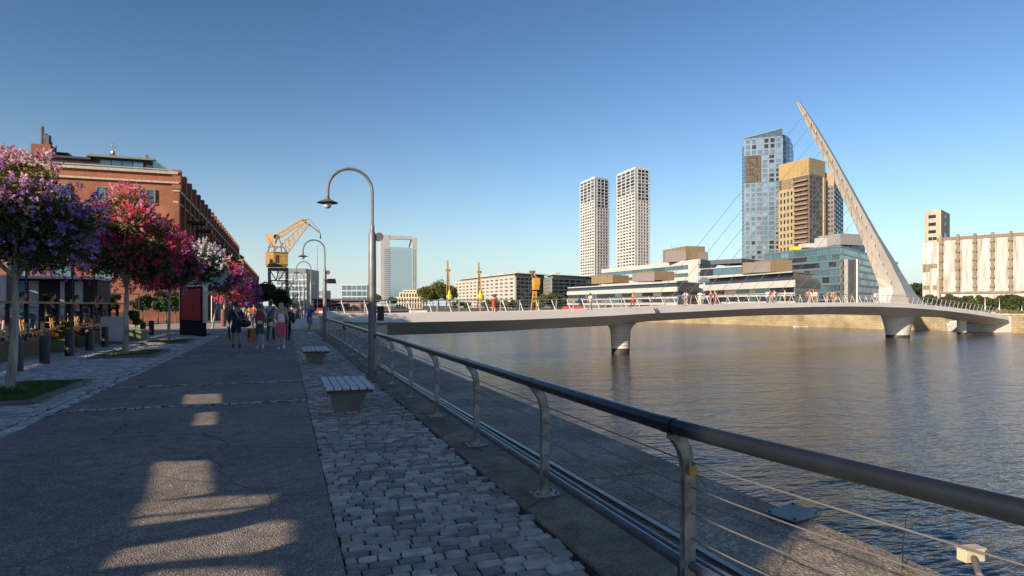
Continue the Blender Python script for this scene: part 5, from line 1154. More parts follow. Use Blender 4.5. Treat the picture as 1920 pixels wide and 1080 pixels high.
for i, (px, yt) in enumerate(((1704, 536), (1716, 528), (1727, 531))): far_tree(px, 572, yt, 420+i*5, 26, ('dark tree just right of the mast foot', 'dark rounded tree between mast foot and silo', 'dark tree touching the left end of the silo')[i], [leaf_d, leaf_g], 140+i, n=3500, ls=.5)
# golden grass bank along the top of the east quay
r = np.random.RandomState(3); n = 26000; f = r.uniform(0, 1, n); a = np.array(e0); b = np.array(e1); c_ = np.array(e2)
pp = np.where(f[:, None] < .5, a+(b-a)*(f[:, None]*2), b+(c_-b)*((f[:, None]-.5)*2)); pp = pp+np.stack([r.uniform(.8, 14, n), np.zeros(n)], 1)
v = np.empty((n, 3, 3)); h = r.uniform(.2, .9, n); v[:, 0] = np.stack([pp[:, 0], pp[:, 1]-.2, 0*h], 1); v[:, 1] = np.stack([pp[:, 0]+.1, pp[:, 1]+.2, 0*h], 1); v[:, 2] = np.stack([pp[:, 0]+r.uniform(-.3, .3, n), pp[:, 1], h], 1)
tag(fast_mesh('quay_grass', v.reshape(-1, 3), 3, [M('dry_grass', (.22, .17, .06), .8, var=.4, scale=1, trans=.2), leaf_o], r.randint(0, 2, n)), 'dry grass growing along the top of the far quay', 'grass', kind='stuff')
# rubble on quay
rnd = random.Random(9)
for i in range(16):
    px = 1480+i*11+rnd.uniform(-4, 4); w = W(px, BD(px)+30); 
for i in range(14):
    f = .1+i*.055; q = e1.lerp(e2, f) if i % 2 else e0.lerp(e1, .2+f); m = MB(); s_ = rnd.uniform(.35, .8)
    m.lathe((q.x+rnd.uniform(.8, 3), q.y, 0), [(s_, 0), (s_*1.05, s_*.4), (s_*.7, s_*.9), (s_*.2, s_*1.05)], 7, 1.3, .9, rnd.random()); o = m.build('boulder', m_silo, None); tag(o, f'{ordn[i]} pale boulder along the edge of the far quay', 'boulder', 'boulders on the far quay')
# shrubs before the garden wall and hedges
for i, px in enumerate((186, 206, 262, 290, 305, 322)):
    w = W(px, 58); tree('garden_shrub', f'{ordn[i]} leafy shrub from the left behind the dark brick planting wall', (w.x, 67.2, 0), (w.x, 67.2, 2.0), (1.1, 1.0, 1.3), .05, 2600, [leaf_l if i % 2 else leaf_g, leaf_g, leaf_d], lsize=.12, ncl=14, seed=200+i, group='shrubs before the warehouse', cat='shrub', bark=m_bark2, limbs=4)

# fallen petals and leaves under the flowering trees
r = np.random.RandomState(77); pp = []
for (x, y, n_) in ((-4.9, 14.5, 900), (-5.1, 25.1, 900), (-5.05, 33, 500), (-5, 42, 400)): pp.append(np.stack([x+r.normal(0, 1.3, n_), y+r.normal(0, 1.5, n_), np.full(n_, .014)], 1))
pp.append(np.stack([r.uniform(-3.3, 2.3, 500), 3+r.uniform(0, 1, 500)**1.5*30, np.full(500, .013)], 1)); pp = np.concatenate(pp)
v = leafquads(r, pp, .016, .7); v[:, 2] = np.repeat(pp[:, 2], 4)+(v[:, 2]-np.repeat(pp[:, 2], 4))*.25
tag(fast_mesh('fallen_petals', v, 4, [fl_lil, fl_crl, leaf_o, leaf_r], r.randint(0, 4, len(pp))), 'fallen petals and dry leaves scattered over the paving', 'petals', kind='stuff')
# ================================================================ people
m_skin = M('skin', (.52, .31, .21), .55, var=.08); m_skin2 = M('skin_tan', (.38, .21, .13), .55, var=.08); m_eye = M('eye_dark', (.03, .02, .02), .3); m_lip = M('lip', (.42, .16, .13), .5)
CM = {}
def cloth(n, c):
    if n not in CM: CM[n] = M('cloth_'+n, c, .85, var=.14, scale=9, bump=.25, bscale=16, bdist=.02)
    return CM[n]
COL = dict(navy=(.018, .025, .05), white=(.72, .72, .72), teal=(.06, .13, .16), blue=(.16, .22, .38), royal=(.03, .06, .30), pink=(.62, .10, .17), black=(.015, .015, .018), grey=(.17, .17, .18), darkgrey=(.06, .06, .07), red=(.38, .04, .035), orange=(.45, .14, .03), tan=(.40, .30, .19), green=(.03, .38, .30), cream=(.6, .53, .42), denim=(.07, .10, .17), yellow=(.6, .42, .05), maroon=(.28, .04, .05))
m_hair = M('hair_dark', (.025, .017, .012), .5); m_blond = M('hair_blond', (.42, .30, .17), .5, var=.35, scale=20); m_brownh = M('hair_brown', (.10, .055, .03), .5)
# joints, facing +y. name: (x, y, z)
def pose(kind):
    J = dict(pel=(0, 0, .95), sp=(0, .01, 1.13), ch=(0, .0, 1.32), nk=(0, .0, 1.47), hd=(0, .015, 1.56))
    for s, k in ((-1, 'L'), (1, 'R')):
        J['sh'+k] = (.17*s, -.0, 1.41); J['el'+k] = (.23*s, -.02, 1.15); J['wr'+k] = (.24*s, .06, .91); J['ha'+k] = (.235*s, .09, .83)
        J['hp'+k] = (.085*s, 0, .90); J['kn'+k] = (.10*s, .02, .50); J['an'+k] = (.10*s, -.02, .09); J['to'+k] = (.115*s, .15, .035)
    if kind in ('walk', 'walk2', 'walk3'):
        m = {'walk': 1, 'walk2': -1, 'walk3': 1}[kind]; q = .6 if kind == 'walk3' else 1
        F_, B_ = ('L', 'R') if m > 0 else ('R', 'L'); sf = -1 if F_ == 'L' else 1
        J['kn'+F_] = (.09*sf, .19*q, .51); J['an'+F_] = (.09*sf, .25*q, .10); J['to'+F_] = (.10*sf, .41*q, .06)
        J['kn'+B_] = (-.10*sf, -.03, .49); J['an'+B_] = (-.10*sf, -.33*q, .17); J['to'+B_] = (-.105*sf, -.20*q, .045)
        J['el'+B_] = (-.24*sf, .06, 1.16); J['wr'+B_] = (-.23*sf, .22, .97); J['ha'+B_] = (-.22*sf, .28, .91)
        J['el'+F_] = (.24*sf, -.13, 1.16); J['wr'+F_] = (.25*sf, -.12, .92); J['ha'+F_] = (.25*sf, -.11, .84)
    if kind == 'lean':                                       # forearms on a rail in front
        J.update(sp=(0, .03, 1.12), ch=(0, .08, 1.30), nk=(0, .13, 1.44), hd=(0, .17, 1.53))
        for s, k in ((-1, 'L'), (1, 'R')): J['sh'+k] = (.17*s, .09, 1.38); J['el'+k] = (.22*s, .26, 1.15); J['wr'+k] = (.12*s, .46, 1.10); J['ha'+k] = (.08*s, .53, 1.10)
        J['knL'] = (-.10, .10, .52); J['anL'] = (-.12, .05, .09); J['toL'] = (-.13, .20, .035)
    if kind == 'sit':                                        # on a high stool, arms to the counter ahead
        dz = 0
        J.update(pel=(0, -.02, .95), sp=(0, .0, 1.12), ch=(0, .06, 1.30), nk=(0, .11, 1.44), hd=(0, .14, 1.53))
        for s, k in ((-1, 'L'), (1, 'R')):
            J['sh'+k] = (.17*s, .06, 1.38); J['el'+k] = (.25*s, .22, 1.19); J['wr'+k] = (.12*s, .42, 1.19); J['ha'+k] = (.07*s, .49, 1.19)
            J['hp'+k] = (.09*s, .0, .92); J['kn'+k] = (.13*s, .42, .90); J['an'+k] = (.12*s, .36, .46); J['to'+k] = (.13*s, .50, .40)
    if kind == 'sitback':
        J = pose('sit'); J.update(sp=(0, -.04, 1.12), ch=(0, .02, 1.32), nk=(0, .06, 1.46), hd=(0, .12, 1.54))
    return J
def skinned(name, chains, rad):
    """chains of named points -> one smooth skin surface"""
    pts = []; idx = {}; edges = []; rs = []; roots = []
    for ch in chains:
        prev = None
        for nm, co, r_ in ch:
            if nm not in idx: idx[nm] = len(pts); pts.append(co); rs.append(r_)
            if prev is not None: edges.append((prev, idx[nm]))
            prev = idx[nm]
    me = bpy.data.meshes.new(name); me.from_pydata(pts, edges, []); o = bpy.data.objects.new(name, me); C.objects.link(o)
    sk = o.modifiers.new('skin', 'SKIN'); sk.use_smooth_shade = True; sk.branch_smoothing = .3
    d = me.skin_vertices[0].data
    seen = set(); adj = {i: [] for i in range(len(pts))}
    for a, b in edges: adj[a].append(b); adj[b].append(a)
    for i in range(len(pts)):
        r_ = rs[i]; d[i].radius = r_ if isinstance(r_, tuple) else (r_, r_); d[i].use_root = False
    for i in range(len(pts)):
        if i in seen: continue
        d[i].use_root = True; st = [i]
        while st:
            q = st.pop()
            if q in seen: continue
            seen.add(q); st += adj[q]
    ss = o.modifiers.new('sub', 'SUBSURF'); ss.levels = 1; ss.render_levels = 1
    bpy.context.view_layer.update(); dg = bpy.context.evaluated_depsgraph_get()
    out = bpy.data.meshes.new_from_object(o.evaluated_get(dg)); bpy.data.objects.remove(o); out.name = name
    out.polygons.foreach_set('use_smooth', [True]*len(out.polygons)); out.materials.clear(); return out
def lp3(a, b, t): return tuple(a[i]+(b[i]-a[i])*t for i in range(3))
BODY = {}
def body_mesh(kind):
    if ('b', kind) in BODY: return BODY[('b', kind)]
    J = pose(kind); ch = []
    ch.append([('pel', J['pel'], (.135, .10)), ('sp', J['sp'], (.115, .085)), ('ch', J['ch'], (.135, .095)), ('nk', J['nk'], .058), ('hd', J['hd'], .06)])
    for k in 'LR':
        ch.append([('ch', J['ch'], .1), ('sh'+k, J['sh'+k], .062), ('ua'+k, lp3(J['sh'+k], J['el'+k], .5), .050), ('el'+k, J['el'+k], .040), ('fa'+k, lp3(J['el'+k], J['wr'+k], .35), .040), ('wr'+k, J['wr'+k], .026), ('ha'+k, lp3(J['wr'+k], J['ha'+k], .75), (.040, .022))])
        ch.append([('pel', J['pel'], .1), ('hp'+k, J['hp'+k], .093), ('th'+k, lp3(J['hp'+k], J['kn'+k], .5), .078), ('kn'+k, J['kn'+k], .054), ('ca'+k, lp3(J['kn'+k], J['an'+k], .3), .056), ('an'+k, J['an'+k], .036), ('to'+k, J['to'+k], (.04, .03))])
        # five fingers rooted in the palm
        w_, h_ = Vector(J['wr'+k]), Vector(J['ha'+k]); d = (h_-w_).normalized(); s = -1 if k == 'L' else 1; side = d.cross(Vector((0, 0, 1)));
        if side.length < .3: side = d.cross(Vector((1, 0, 0)))
        side.normalize(); curl = Vector((-s*.4, .3, -.1)) if abs(d.z) > .5 else Vector((0, 0, -1)); curl.normalize()
        p0 = w_.lerp(h_, .75)
        for f in range(4):
            o_ = side*(-.028+.0185*f); L_ = (.030, .036, .034, .026)[f]; a = p0+o_*.8+d*.012; b = a+d*L_+o_*.25; c_ = b+(d*.7+curl*.7).normalized()*L_*.8
            ch.append([(f'f{k}{f}a', tuple(a), .011), (f'f{k}{f}b', tuple(b), .0095), (f'f{k}{f}c', tuple(c_), .008)])
        a = w_.lerp(h_, .35)+Vector((-s*.012, .01, 0)); b = a+(d*.5+Vector((-s*.5, .5, 0))).normalized()*.035; c_ = b+(d*.9+Vector((-s*.1, .3, 0))).normalized()*.028
        ch.append([(f't{k}a', tuple(a), .013), (f't{k}b', tuple(b), .011), (f't{k}c', tuple(c_), .009)])
    me = skinned('person_body', ch, None)
    # head with a face
    hm = MB(); h = Vector(J['hd'])+Vector((0, .015, .07)); prof = [(0.02, -.125), (.045, -.115), (.062, -.085), (.074, -.04), (.079, .01), (.077, .05), (.062, .09), (.035, .112), (.01, .118)]
    hm.lathe(h, prof, 14, .95, 1.18); hm.ball(h+Vector((0, .098, -.012)), (.013, .02, .024), 6, 5)
    for s in (-1, 1): hm.ball(h+Vector((s*.076, .0, -.005)), (.012, .022, .032), 6, 5)
    hm.cm = 1
    for s in (-1, 1): hm.ball(h+Vector((s*.031, .081, .012)), (.013, .009, .007), 6, 5)
    hm.cm = 2; hm.ball(h+Vector((0, .083, -.058)), (.022, .009, .007), 6, 5)
    bm = bmesh.new(); bm.from_mesh(me); tmp = hm.mesh('h', True, 80); bm.from_mesh(tmp); bm.to_mesh(me); bm.free(); bpy.data.meshes.remove(tmp)
    for m_ in (None, m_eye, m_lip): me.materials.append(m_)
    BODY[('b', kind)] = me; return me
def garment(kind, what):
    if (what, kind) in BODY: return BODY[(what, kind)]
    J = pose(kind); e = .020; ch = []
    if what in ('shirt', 'jacket', 'tank'):
        ch.append([('low', lp3(J['pel'], J['sp'], -.35), (.165, .13)), ('pel', lp3(J['pel'], J['sp'], .25), (.162, .13)), ('sp', J['sp'], (.142, .112)), ('ch', J['ch'], (.158, .118)), ('nk', lp3(J['ch'], J['nk'], .72), .072)])
        if what != 'tank':
            for k in 'LR':
                c_ = [('ch', J['ch'], .1), ('sh'+k, J['sh'+k], .080), ('ua'+k, lp3(J['sh'+k], J['el'+k], .62), .066)]
                if what == 'jacket': c_ += [('el'+k, J['el'+k], .060), ('fa'+k, lp3(J['el'+k], J['wr'+k], .9), .044)]
                ch.append(c_)
    elif what in ('trousers', 'shorts'):
        ch.append([('w2', lp3(J['pel'], J['sp'], .95), (.135, .105)), ('w', lp3(J['pel'], J['sp'], .5), (.148, .115)), ('pel', J['pel'], (.152, .122))])
        for k in 'LR':
            c_ = [('pel', J['pel'], .1), ('hp'+k, J['hp'+k], .112), ('th'+k, lp3(J['hp'+k], J['kn'+k], .5), .098)]
            if what == 'shorts': c_ += [('kn'+k, lp3(J['hp'+k], J['kn'+k], .86), .088)]
            else: c_ += [('kn'+k, J['kn'+k], .076), ('ca'+k, lp3(J['kn'+k], J['an'+k], .4), .074), ('an'+k, lp3(J['kn'+k], J['an'+k], .97), .060)]
            ch.append(c_)
    if what == 'skirt':
        m = MB(); kx = (Vector(J['knL'])+Vector(J['knR']))/2; n = 14; rings = []
        for t, rx, ry in ((0, .135, .105), (.12, .165, .13), (.3, .185, .145), (.6, .18, .15), (1.0, .17, .155)):
            cz = 1.06-t*.53; cy = kx.y*t*.6; rings.append([(math.cos(2*math.pi*i/n)*rx, cy+math.sin(2*math.pi*i/n)*ry*(1+.06*math.sin(i*2.1)*t), cz) for i in range(n)])
        m.loft(rings); me = m.mesh('skirt', True, 80); me.materials.append(None)
    elif what == 'shoes':
        m = MB()
        for k in 'LR':
            a, t = Vector(J['an'+k]), Vector(J['to'+k]); d = (t-a); d2 = Vector((d.x, d.y, 0)).normalized(); heel = a-d2*.05+Vector((0, 0, -.045)); toe = t+d2*.055; toe.z = max(.03, t.z)
            up = Vector((0, 0, 1)); sd = d2.cross(up)
            rings = []
            for f, w_, h_ in ((0, .028, .03), (.15, .038, .05), (.45, .042, .045), (.75, .048, .034), (.95, .036, .024), (1, .015, .012)):
                p = heel.lerp(toe, f); rings.append([p+sd*math.cos(q)*w_+up*math.sin(q)*h_ for q in np.linspace(0, 2*math.pi, 9)[:-1]])
            m.loft(rings); m.tube([heel+d2*.05+up*.02, a+up*.03], .045, 8)
        me = m.mesh('shoes', True, 80); me.materials.append(None)
    elif what in ('hair', 'longhair', 'bun', 'cap'):
        m = MB(); h = Vector(J['hd'])+Vector((0, .0, .085))
        m.lathe(h+Vector((0, -.004, .0)), [(.084, -.045 if what != 'cap' else .012), (.090, 0.015), (.086, .055), (.07, .092), (.045, .112), (.01, .12)], 14, .98, 1.14)
        if what == 'cap': m.loft([[h+Vector((x, .08+.0*y, .02)) for x, y in ((-.06, 0), (.06, 0))]+[h+Vector((.05, .16, .01)), h+Vector((-.05, .16, .01))], [h+Vector((x, .08, .03)) for x in (-.06, .06)]+[h+Vector((.05, .16, .02)), h+Vector((-.05, .16, .02))]])
        if what == 'hair': m.ball(h+Vector((0, -.055, -.03)), (.068, .045, .065), 10, 6)
        if what == 'longhair':
            rings = []
            for t, rx, ry in ((0, .078, .05), (.3, .095, .055), (.6, .10, .05), (.85, .085, .04), (1, .05, .022)): rings.append([(h.x+math.cos(q)*rx*(1+.06*math.sin(5*q)), h.y-.055+math.sin(q)*ry, h.z+.03-t*.40) for q in np.linspace(0, 2*math.pi, 13)[:-1]])
            m.loft(rings)
        if what == 'bun': m.ball(h+Vector((0, -.10, .04)), .04, 8, 6); m.ball(h+Vector((0, -.055, -.03)), (.062, .045, .06), 10, 6)
        me = m.mesh(what, True, 80); me.materials.append(None)
    elif what in ('shirt', 'jacket', 'tank', 'trousers', 'shorts'):
        me = skinned(what, ch, None); me.materials.append(None)
    BODY[(what, kind)] = me; return me
def person(x, y, z, rot, kind, lab, top=('shirt', 'white'), bot=('shorts', 'denim'), hair=('hair', None), skin=None, shoes='black', h=1.75, group=None):
    t = thing('person', lab, 'person', (0, 0, 0), group)
    def put(nm, me, mat, par):
        o = bpy.data.objects.new(nm, me); C.objects.link(o); o.parent = par
        o.material_slots[0].link = 'OBJECT'; o.material_slots[0].material = mat; return o
    b = put('body', body_mesh(kind), skin or m_skin, t)
    put(top[0] if top[0] != 'tank' else 'top', garment(kind, top[0]), cloth(top[1], COL[top[1]]), t)
    put(bot[0], garment(kind, bot[0]), cloth(bot[1], COL[bot[1]]), t)
    put('shoes', garment(kind, 'shoes'), cloth(shoes, COL[shoes]), t)
    hm = hair[1] if hair[1] is not None and not isinstance(hair[1], str) else (cloth(hair[1], COL[hair[1]]) if hair[1] else m_hair)
    put('cap' if hair[0] == 'cap' else 'hair', garment(kind, hair[0]), hm, t)
    t.location = (x, y, z); t.rotation_euler = (0, 0, rot); s = h/1.75; t.scale = (s, s, s); return t
def on_ground(px, py): g_ = G(px, py); return g_.x, g_.y
def local(t, v):                                             # local point of a person in the world
    return Matrix.Translation(t.location) @ Matrix.Rotation(t.rotation_euler.z, 4, 'Z') @ Matrix.Scale(t.scale[0], 4) @ Vector(v)
gW = 'walkers on the promenade'
# 1 navy man with duffel
x, y = on_ground(443, 653)
p1 = person(x, y, 0, R(8), 'walk', 'man seen from behind in a navy shirt and shorts, a black bag at his hip', ('jacket', 'navy'), ('shorts', 'navy'), ('hair', None), m_skin2, 'darkgrey', 1.86, gW)
def held(name, lab, cat, mb, mat, loc, parts=()):
    t = thing(name, lab, cat, tuple(loc)); mb.build('bag_body' if cat.endswith('bag') or cat == 'backpack' else 'main_body', mat, t, smooth=True, ang=50)
    for nm, m2, mt in parts: m2.build(nm, mt, t, smooth=True, ang=60)
    return t
c = local(p1, (.27, -.06, .93)); m = MB(); m.ball(c, (.27, .15, .17), 14, 10); s_ = MB(); a = local(p1, (-.14, .04, 1.49)); s_.tube([c+Vector((-.2, .0, .1)), local(p1, (.04, -.135, 1.22)), local(p1, (-.10, -.10, 1.44)), a], .018, 6); s_.tube([c+Vector((-.1, -.12, .08)), c+Vector((-.05, -.17, .17)), c+Vector((.08, -.17, .17)), c+Vector((.12, -.12, .08))], .012, 6)
held('duffel_bag', 'black duffel bag slung at the hip of the man in navy', 'bag', m, m_black, c, (('strap', s_, m_steel),))
c = local(p1, (-.25, -.11, .80)); m = MB(); m.tube([c, c+Vector((-.01, 0, -.25)), c+Vector((.02, 0, -.45)), c+Vector((.05, 0, -.52))], [.045, .035, .03, .015], 8); s_ = MB(); s_.tube([c+Vector((-.09, 0, .0)), c, c+Vector((.02, 0, .03))], .02, 6)
held('rolled_jacket', 'black folded strip hanging from the left hand of the man in navy', 'cloth', m, m_black, c, (('loop', s_, m_black),))
# 2 backpack
x, y = on_ground(487, 655.5)
p2 = person(x, y, 0, R(5), 'walk3', 'man seen from behind in a white shirt and teal shorts with a red backpack', ('shirt', 'white'), ('shorts', 'teal'), ('hair', m_brownh), m_skin, 'white', 1.78, gW)
c = local(p2, (0, -.21, 1.22)); m = MB(); m.lathe(c-Vector((0, 0, .28)), [(.10, 0), (.155, .03), (.17, .15), (.165, .36), (.13, .48), (.06, .55), (.01, .56)], 14, 1.0, .68)
s_ = MB()
for s in (-1, 1): s_.tube([local(p2, (s*.07, -.18, 1.44)), local(p2, (s*.10, -.04, 1.51)), local(p2, (s*.12, .12, 1.40)), local(p2, (s*.14, .12, 1.2)), local(p2, (s*.16, -.08, 1.06))], .02, 6)
k_ = MB(); k_.ball(c+Vector((0, -.12, -.19)), (.11, .055, .075), 10, 7)
held('backpack', 'red backpack with a cream front pouch on the man in white', 'backpack', m, cloth('maroon', COL['maroon']), c, (('strap', s_, cloth('maroon', COL['maroon'])), ('pouch', k_, cloth('cream', COL['cream']))))
c = local(p2, (-.27, -.07, .58)); m = MB(); m.box(c+Vector((0, 0, -.04)), (.14, .07, .24), .15, .82); s_ = MB(); s_.tube([c+Vector((-.09, 0, .17)), c+Vector((-.03, 0, .30)), c+Vector((.03, 0, .30)), c+Vector((.09, 0, .17))], .008, 6)
k_ = MB(); k_.box(c+Vector((-.115, -.005, -.0)), (.045, .078, .20), .15)
held('shopping_bag', 'orange shopping bag carried by the man with the red backpack', 'bag', m, cloth('orange', COL['orange']), c, (('handle', s_, m_black), ('dark_panel', k_, m_black)))
# 3 blue shirt dark trousers
x, y = on_ground(508, 638)
p3 = person(x, y, 0, R(-4), 'walk2', 'tall man from behind in a light blue shirt and dark trousers with a shoulder strap', ('shirt', 'blue'), ('trousers', 'darkgrey'), ('hair', m_brownh), m_skin, 'black', 1.95, gW)
m = MB(); m.tube([local(p3, v) for v in ((.12, .02, 1.50), (.10, -.11, 1.40), (0, -.145, 1.25), (-.12, -.12, 1.08), (-.19, -.02, .98))], .025, 6)
c = local(p3, (-.24, .0, .92)); k_ = MB(); k_.ball(c, (.09, .13, .12), 10, 7); held('shoulder_bag', 'dark shoulder bag of the tall man in the light blue shirt', 'bag', k_, m_black, c, (('strap', m, m_black),))
# 4 woman pink skirt
x, y = on_ground(527, 657.5)
p4 = person(x, y, 0, R(0), 'walk3', 'woman seen from behind with long fair hair, a white top and a pink skirt', ('tank', 'white'), ('skirt', 'pink'), ('longhair', m_blond), m_skin, 'white', 1.80, gW)
c = local(p4, (-.27, -.02, .96)); m = MB(); m.ball(c, (.17, .08, .12), 12, 8); s_ = MB(); s_.tube([c+Vector((-.1, 0, .08)), local(p4, (-.19, -.05, 1.25)), local(p4, (-.15, -.02, 1.48)), c+Vector((.12, 0, .1))], .010, 6)
held('handbag', 'cream handbag on the left arm of the woman in the pink skirt', 'bag', m, cloth('cream', COL['cream']), c, (('strap', s_, m_black),))
# 5 dark figure behind her
x, y = on_ground(539, 639)
p5 = person(x, y, 0, R(-6), 'walk', 'person in black half hidden behind the woman in the pink skirt', ('jacket', 'black'), ('trousers', 'black'), ('hair', None), m_skin2, 'black', 1.80, gW)
c = local(p5, (.26, -.08, 1.08)); m = MB(); m.ball(c, (.12, .14, .27), 12, 8); s_ = MB(); s_.tube([c+Vector((0, 0, .2)), local(p5, (.12, -.02, 1.5)), local(p5, (.05, .12, 1.3))], .025, 6)
held('black_bag', 'bulky black bag on the right shoulder of the person in black', 'bag', m, m_black, c, (('strap', s_, m_white),))
# 6 at the rail
x, y = on_ground(579, 626.5)
person(x, y, 0, R(-60), 'lean', 'man in a royal blue shirt, grey shorts and white cap leaning on the railing', ('shirt', 'royal'), ('shorts', 'grey'), ('cap', 'white'), m_skin2, 'white', 1.84, gW)
# farther walkers
for px, py, k, lab, tp, bt, hr, h in (
    (467, 608, 'walk', 'distant walker in a yellow top between the two men with bags', ('shirt', 'yellow'), ('shorts', 'grey'), ('hair', None), 1.7),
    (476, 606, 'walk2', 'distant walker in a crimson top left of the red backpack', ('shirt', 'red'), ('trousers', 'denim'), ('bun', m_brownh), 1.8),
    (493, 607, 'walk3', 'distant walker in a turquoise top right of the red backpack', ('shirt', 'green'), ('shorts', 'white'), ('longhair', m_brownh), 1.75),
    (456, 603, 'walk3', 'distant walker in white behind the man in navy', ('shirt', 'white'), ('trousers', 'denim'), ('hair', None), 1.75),
    (547, 604, 'walk2', 'distant walker in black by the far fence', ('jacket', 'black'), ('trousers', 'black'), ('hair', None), 1.75),
    (552, 606, 'walk', 'distant walker in a white shirt by the far fence', ('shirt', 'white'), ('shorts', 'denim'), ('hair', None), 1.72),
    (558, 605, 'walk3', 'distant walker in a dark red top by the far fence', ('shirt', 'maroon'), ('trousers', 'black'), ('longhair', m_brownh), 1.7),
    (564, 603, 'walk', 'distant walker in grey right of the others by the far fence', ('shirt', 'grey'), ('trousers', 'denim'), ('hair', m_brownh), 1.78),
    (543, 597, 'walk', 'small distant walker in blue far along the promenade', ('shirt', 'blue'), ('trousers', 'darkgrey'), ('hair', None), 1.75),
    (537, 596, 'walk2', 'small distant walker in cream far along the promenade', ('shirt', 'cream'), ('shorts', 'tan'), ('hair', None), 1.75)):
    x, y = on_ground(px, py); person(x, y, 0, random.Random(px).uniform(-.3, .3), k, lab, tp, bt, hr, m_skin, 'darkgrey', h, gW)
# seated pair at the foot of a tree beyond the poster stand
# ---- people on the bridge
def onbr(px, off, kind, rot, lab, tp, bt, hr=('hair', None), h=1.72, sk=None):
    s = S_of(px, off); c, z = deck_at(s); q = c+BN*off; person(q.x, q.y, z-.12, rot, kind, lab, tp, bt, hr, sk or m_skin, 'darkgrey', h, 'people on the bridge')
ab_ = math.atan2(-BU.x, BU.y)                                # facing along the bridge
bp = [(926, -1.6, 'lean', 1, 'woman in a red dress embracing someone on the left part of the bridge', ('tank', 'red'), ('skirt', 'red'), ('longhair', m_brownh)), (929.5, -1.3, 'stand', 3.2, 'person in tan standing close to the woman in red', ('shirt', 'tan'), ('trousers', 'red'), ('hair', m_brownh)),
 (1107, -1.2, 'walk', 0, 'walker in a cream shirt on the bridge above the left pier', ('shirt', 'cream'), ('trousers', 'grey'), ('hair', None)), (1187, -1.8, 'walk2', 3.14, 'walker in a brown-red top on the bridge right of the left pier', ('shirt', 'orange'), ('trousers', 'maroon'), ('hair', None)),
 (1283.5, -1.4, 'walk', 0, 'left one of two walkers side by side in pale clothes on the bridge', ('shirt', 'blue'), ('shorts', 'grey'), ('hair', None)), (1287, -.8, 'walk3', 0, 'right one of two walkers side by side in pale clothes on the bridge', ('shirt', 'cream'), ('shorts', 'tan'), ('bun', None)),
 (1312, -1.2, 'stand', .5, 'lone person in white standing on the bridge before the gap between two offices', ('shirt', 'white'), ('trousers', 'cream'), ('hair', None)), (1333, -1.2, 'walk', 3.1, 'walker in a bright red top on the bridge', ('shirt', 'red'), ('shorts', 'grey'), ('hair', None)), (1341, -1.0, 'walk2', 3.1, 'walker in an orange outfit on the bridge beside the one in red', ('shirt', 'orange'), ('trousers', 'orange'), ('longhair', m_brownh))]
tops = ['white', 'maroon', 'tan', 'cream', 'black', 'white', 'orange', 'tan', 'white', 'cream', 'white', 'grey', 'tan', 'orange', 'black', 'white', 'tan', 'maroon']
pxs = [1439, 1444, 1447, 1452, 1454, 1472, 1514, 1518, 1522, 1526, 1531, 1551, 1559, 1563, 1569, 1641, 1646, 1667]
where = ['of the crowd at the middle of the bridge']*5+['alone between two groups on the bridge']+['in the right-hand group on the bridge']*5+['below the glass office on the bridge']*4+['just left of the mast foot']*3
for i, (px, tpc) in enumerate(zip(pxs, tops)):
    bp.append((px, -1.9+(i*7 % 5)*.5, ('walk', 'stand', 'walk2', 'walk3')[i % 4], (i*1.7) % 3.1, f'{ordn[i]} figure in {tpc} {where[i]}', ('shirt', tpc), (('trousers', 'shorts')[i % 2], ('denim', 'grey', 'tan')[i % 3]), (('hair', 'bun', 'longhair')[i % 3], m_brownh if i % 2 else None)))
for px, off, k, ro, lab, tp, bt, hr in bp: onbr(px, off, k, ab_+ro, lab, tp, bt, hr)
# white rowing shell on the water, red barriers
w = G(1501, 612.5, WZ+.1); t = thing('rowing_boat', 'slim white rowing boat on the water near the far quay', 'boat', (w.x, w.y, WZ))
m = MB(); rings = []
for f, b_ in ((-1, .03), (-.7, .22), (0, .34), (.7, .22), (1, .03)): q = Vector((w.x, w.y))+RT*f*1.7; rings.append([(q.x-FW.x*b_, q.y-FW.y*b_, WZ+.28), (q.x, q.y, WZ-.05), (q.x+FW.x*b_, q.y+FW.y*b_, WZ+.28), (q.x, q.y, WZ+.30)])
m.loft(rings); m.build('hull', m_white, t); m = MB(); m.box((w.x, w.y, WZ+.36), (.35, .25, .08)); m.build('thwart', m_tan, t)
for k, (x0, x1) in enumerate(((1055, 1071), (1073, 1094))):
    a, b = W(x0, 195), W(x1, 195); t = thing('barrier', ('left', 'right')[k]+' one of two red barriers on the far quay behind the bridge railing', 'barrier', (a.x, a.y, 0)); m = MB(); m.beam((a.x, a.y, .85), (b.x, b.y, .85), .12, 1.1); m.build('panel', M('red_panel', (.55, .05, .03), .6), t)
    m = MB(); m.box((a.x, a.y+.2, .15), (.15, .4, .14)); m.build('foot', m_dark, t); m = MB(); m.box((b.x, b.y+.2, .15), (.15, .4, .14)); m.build('foot', m_dark, t)
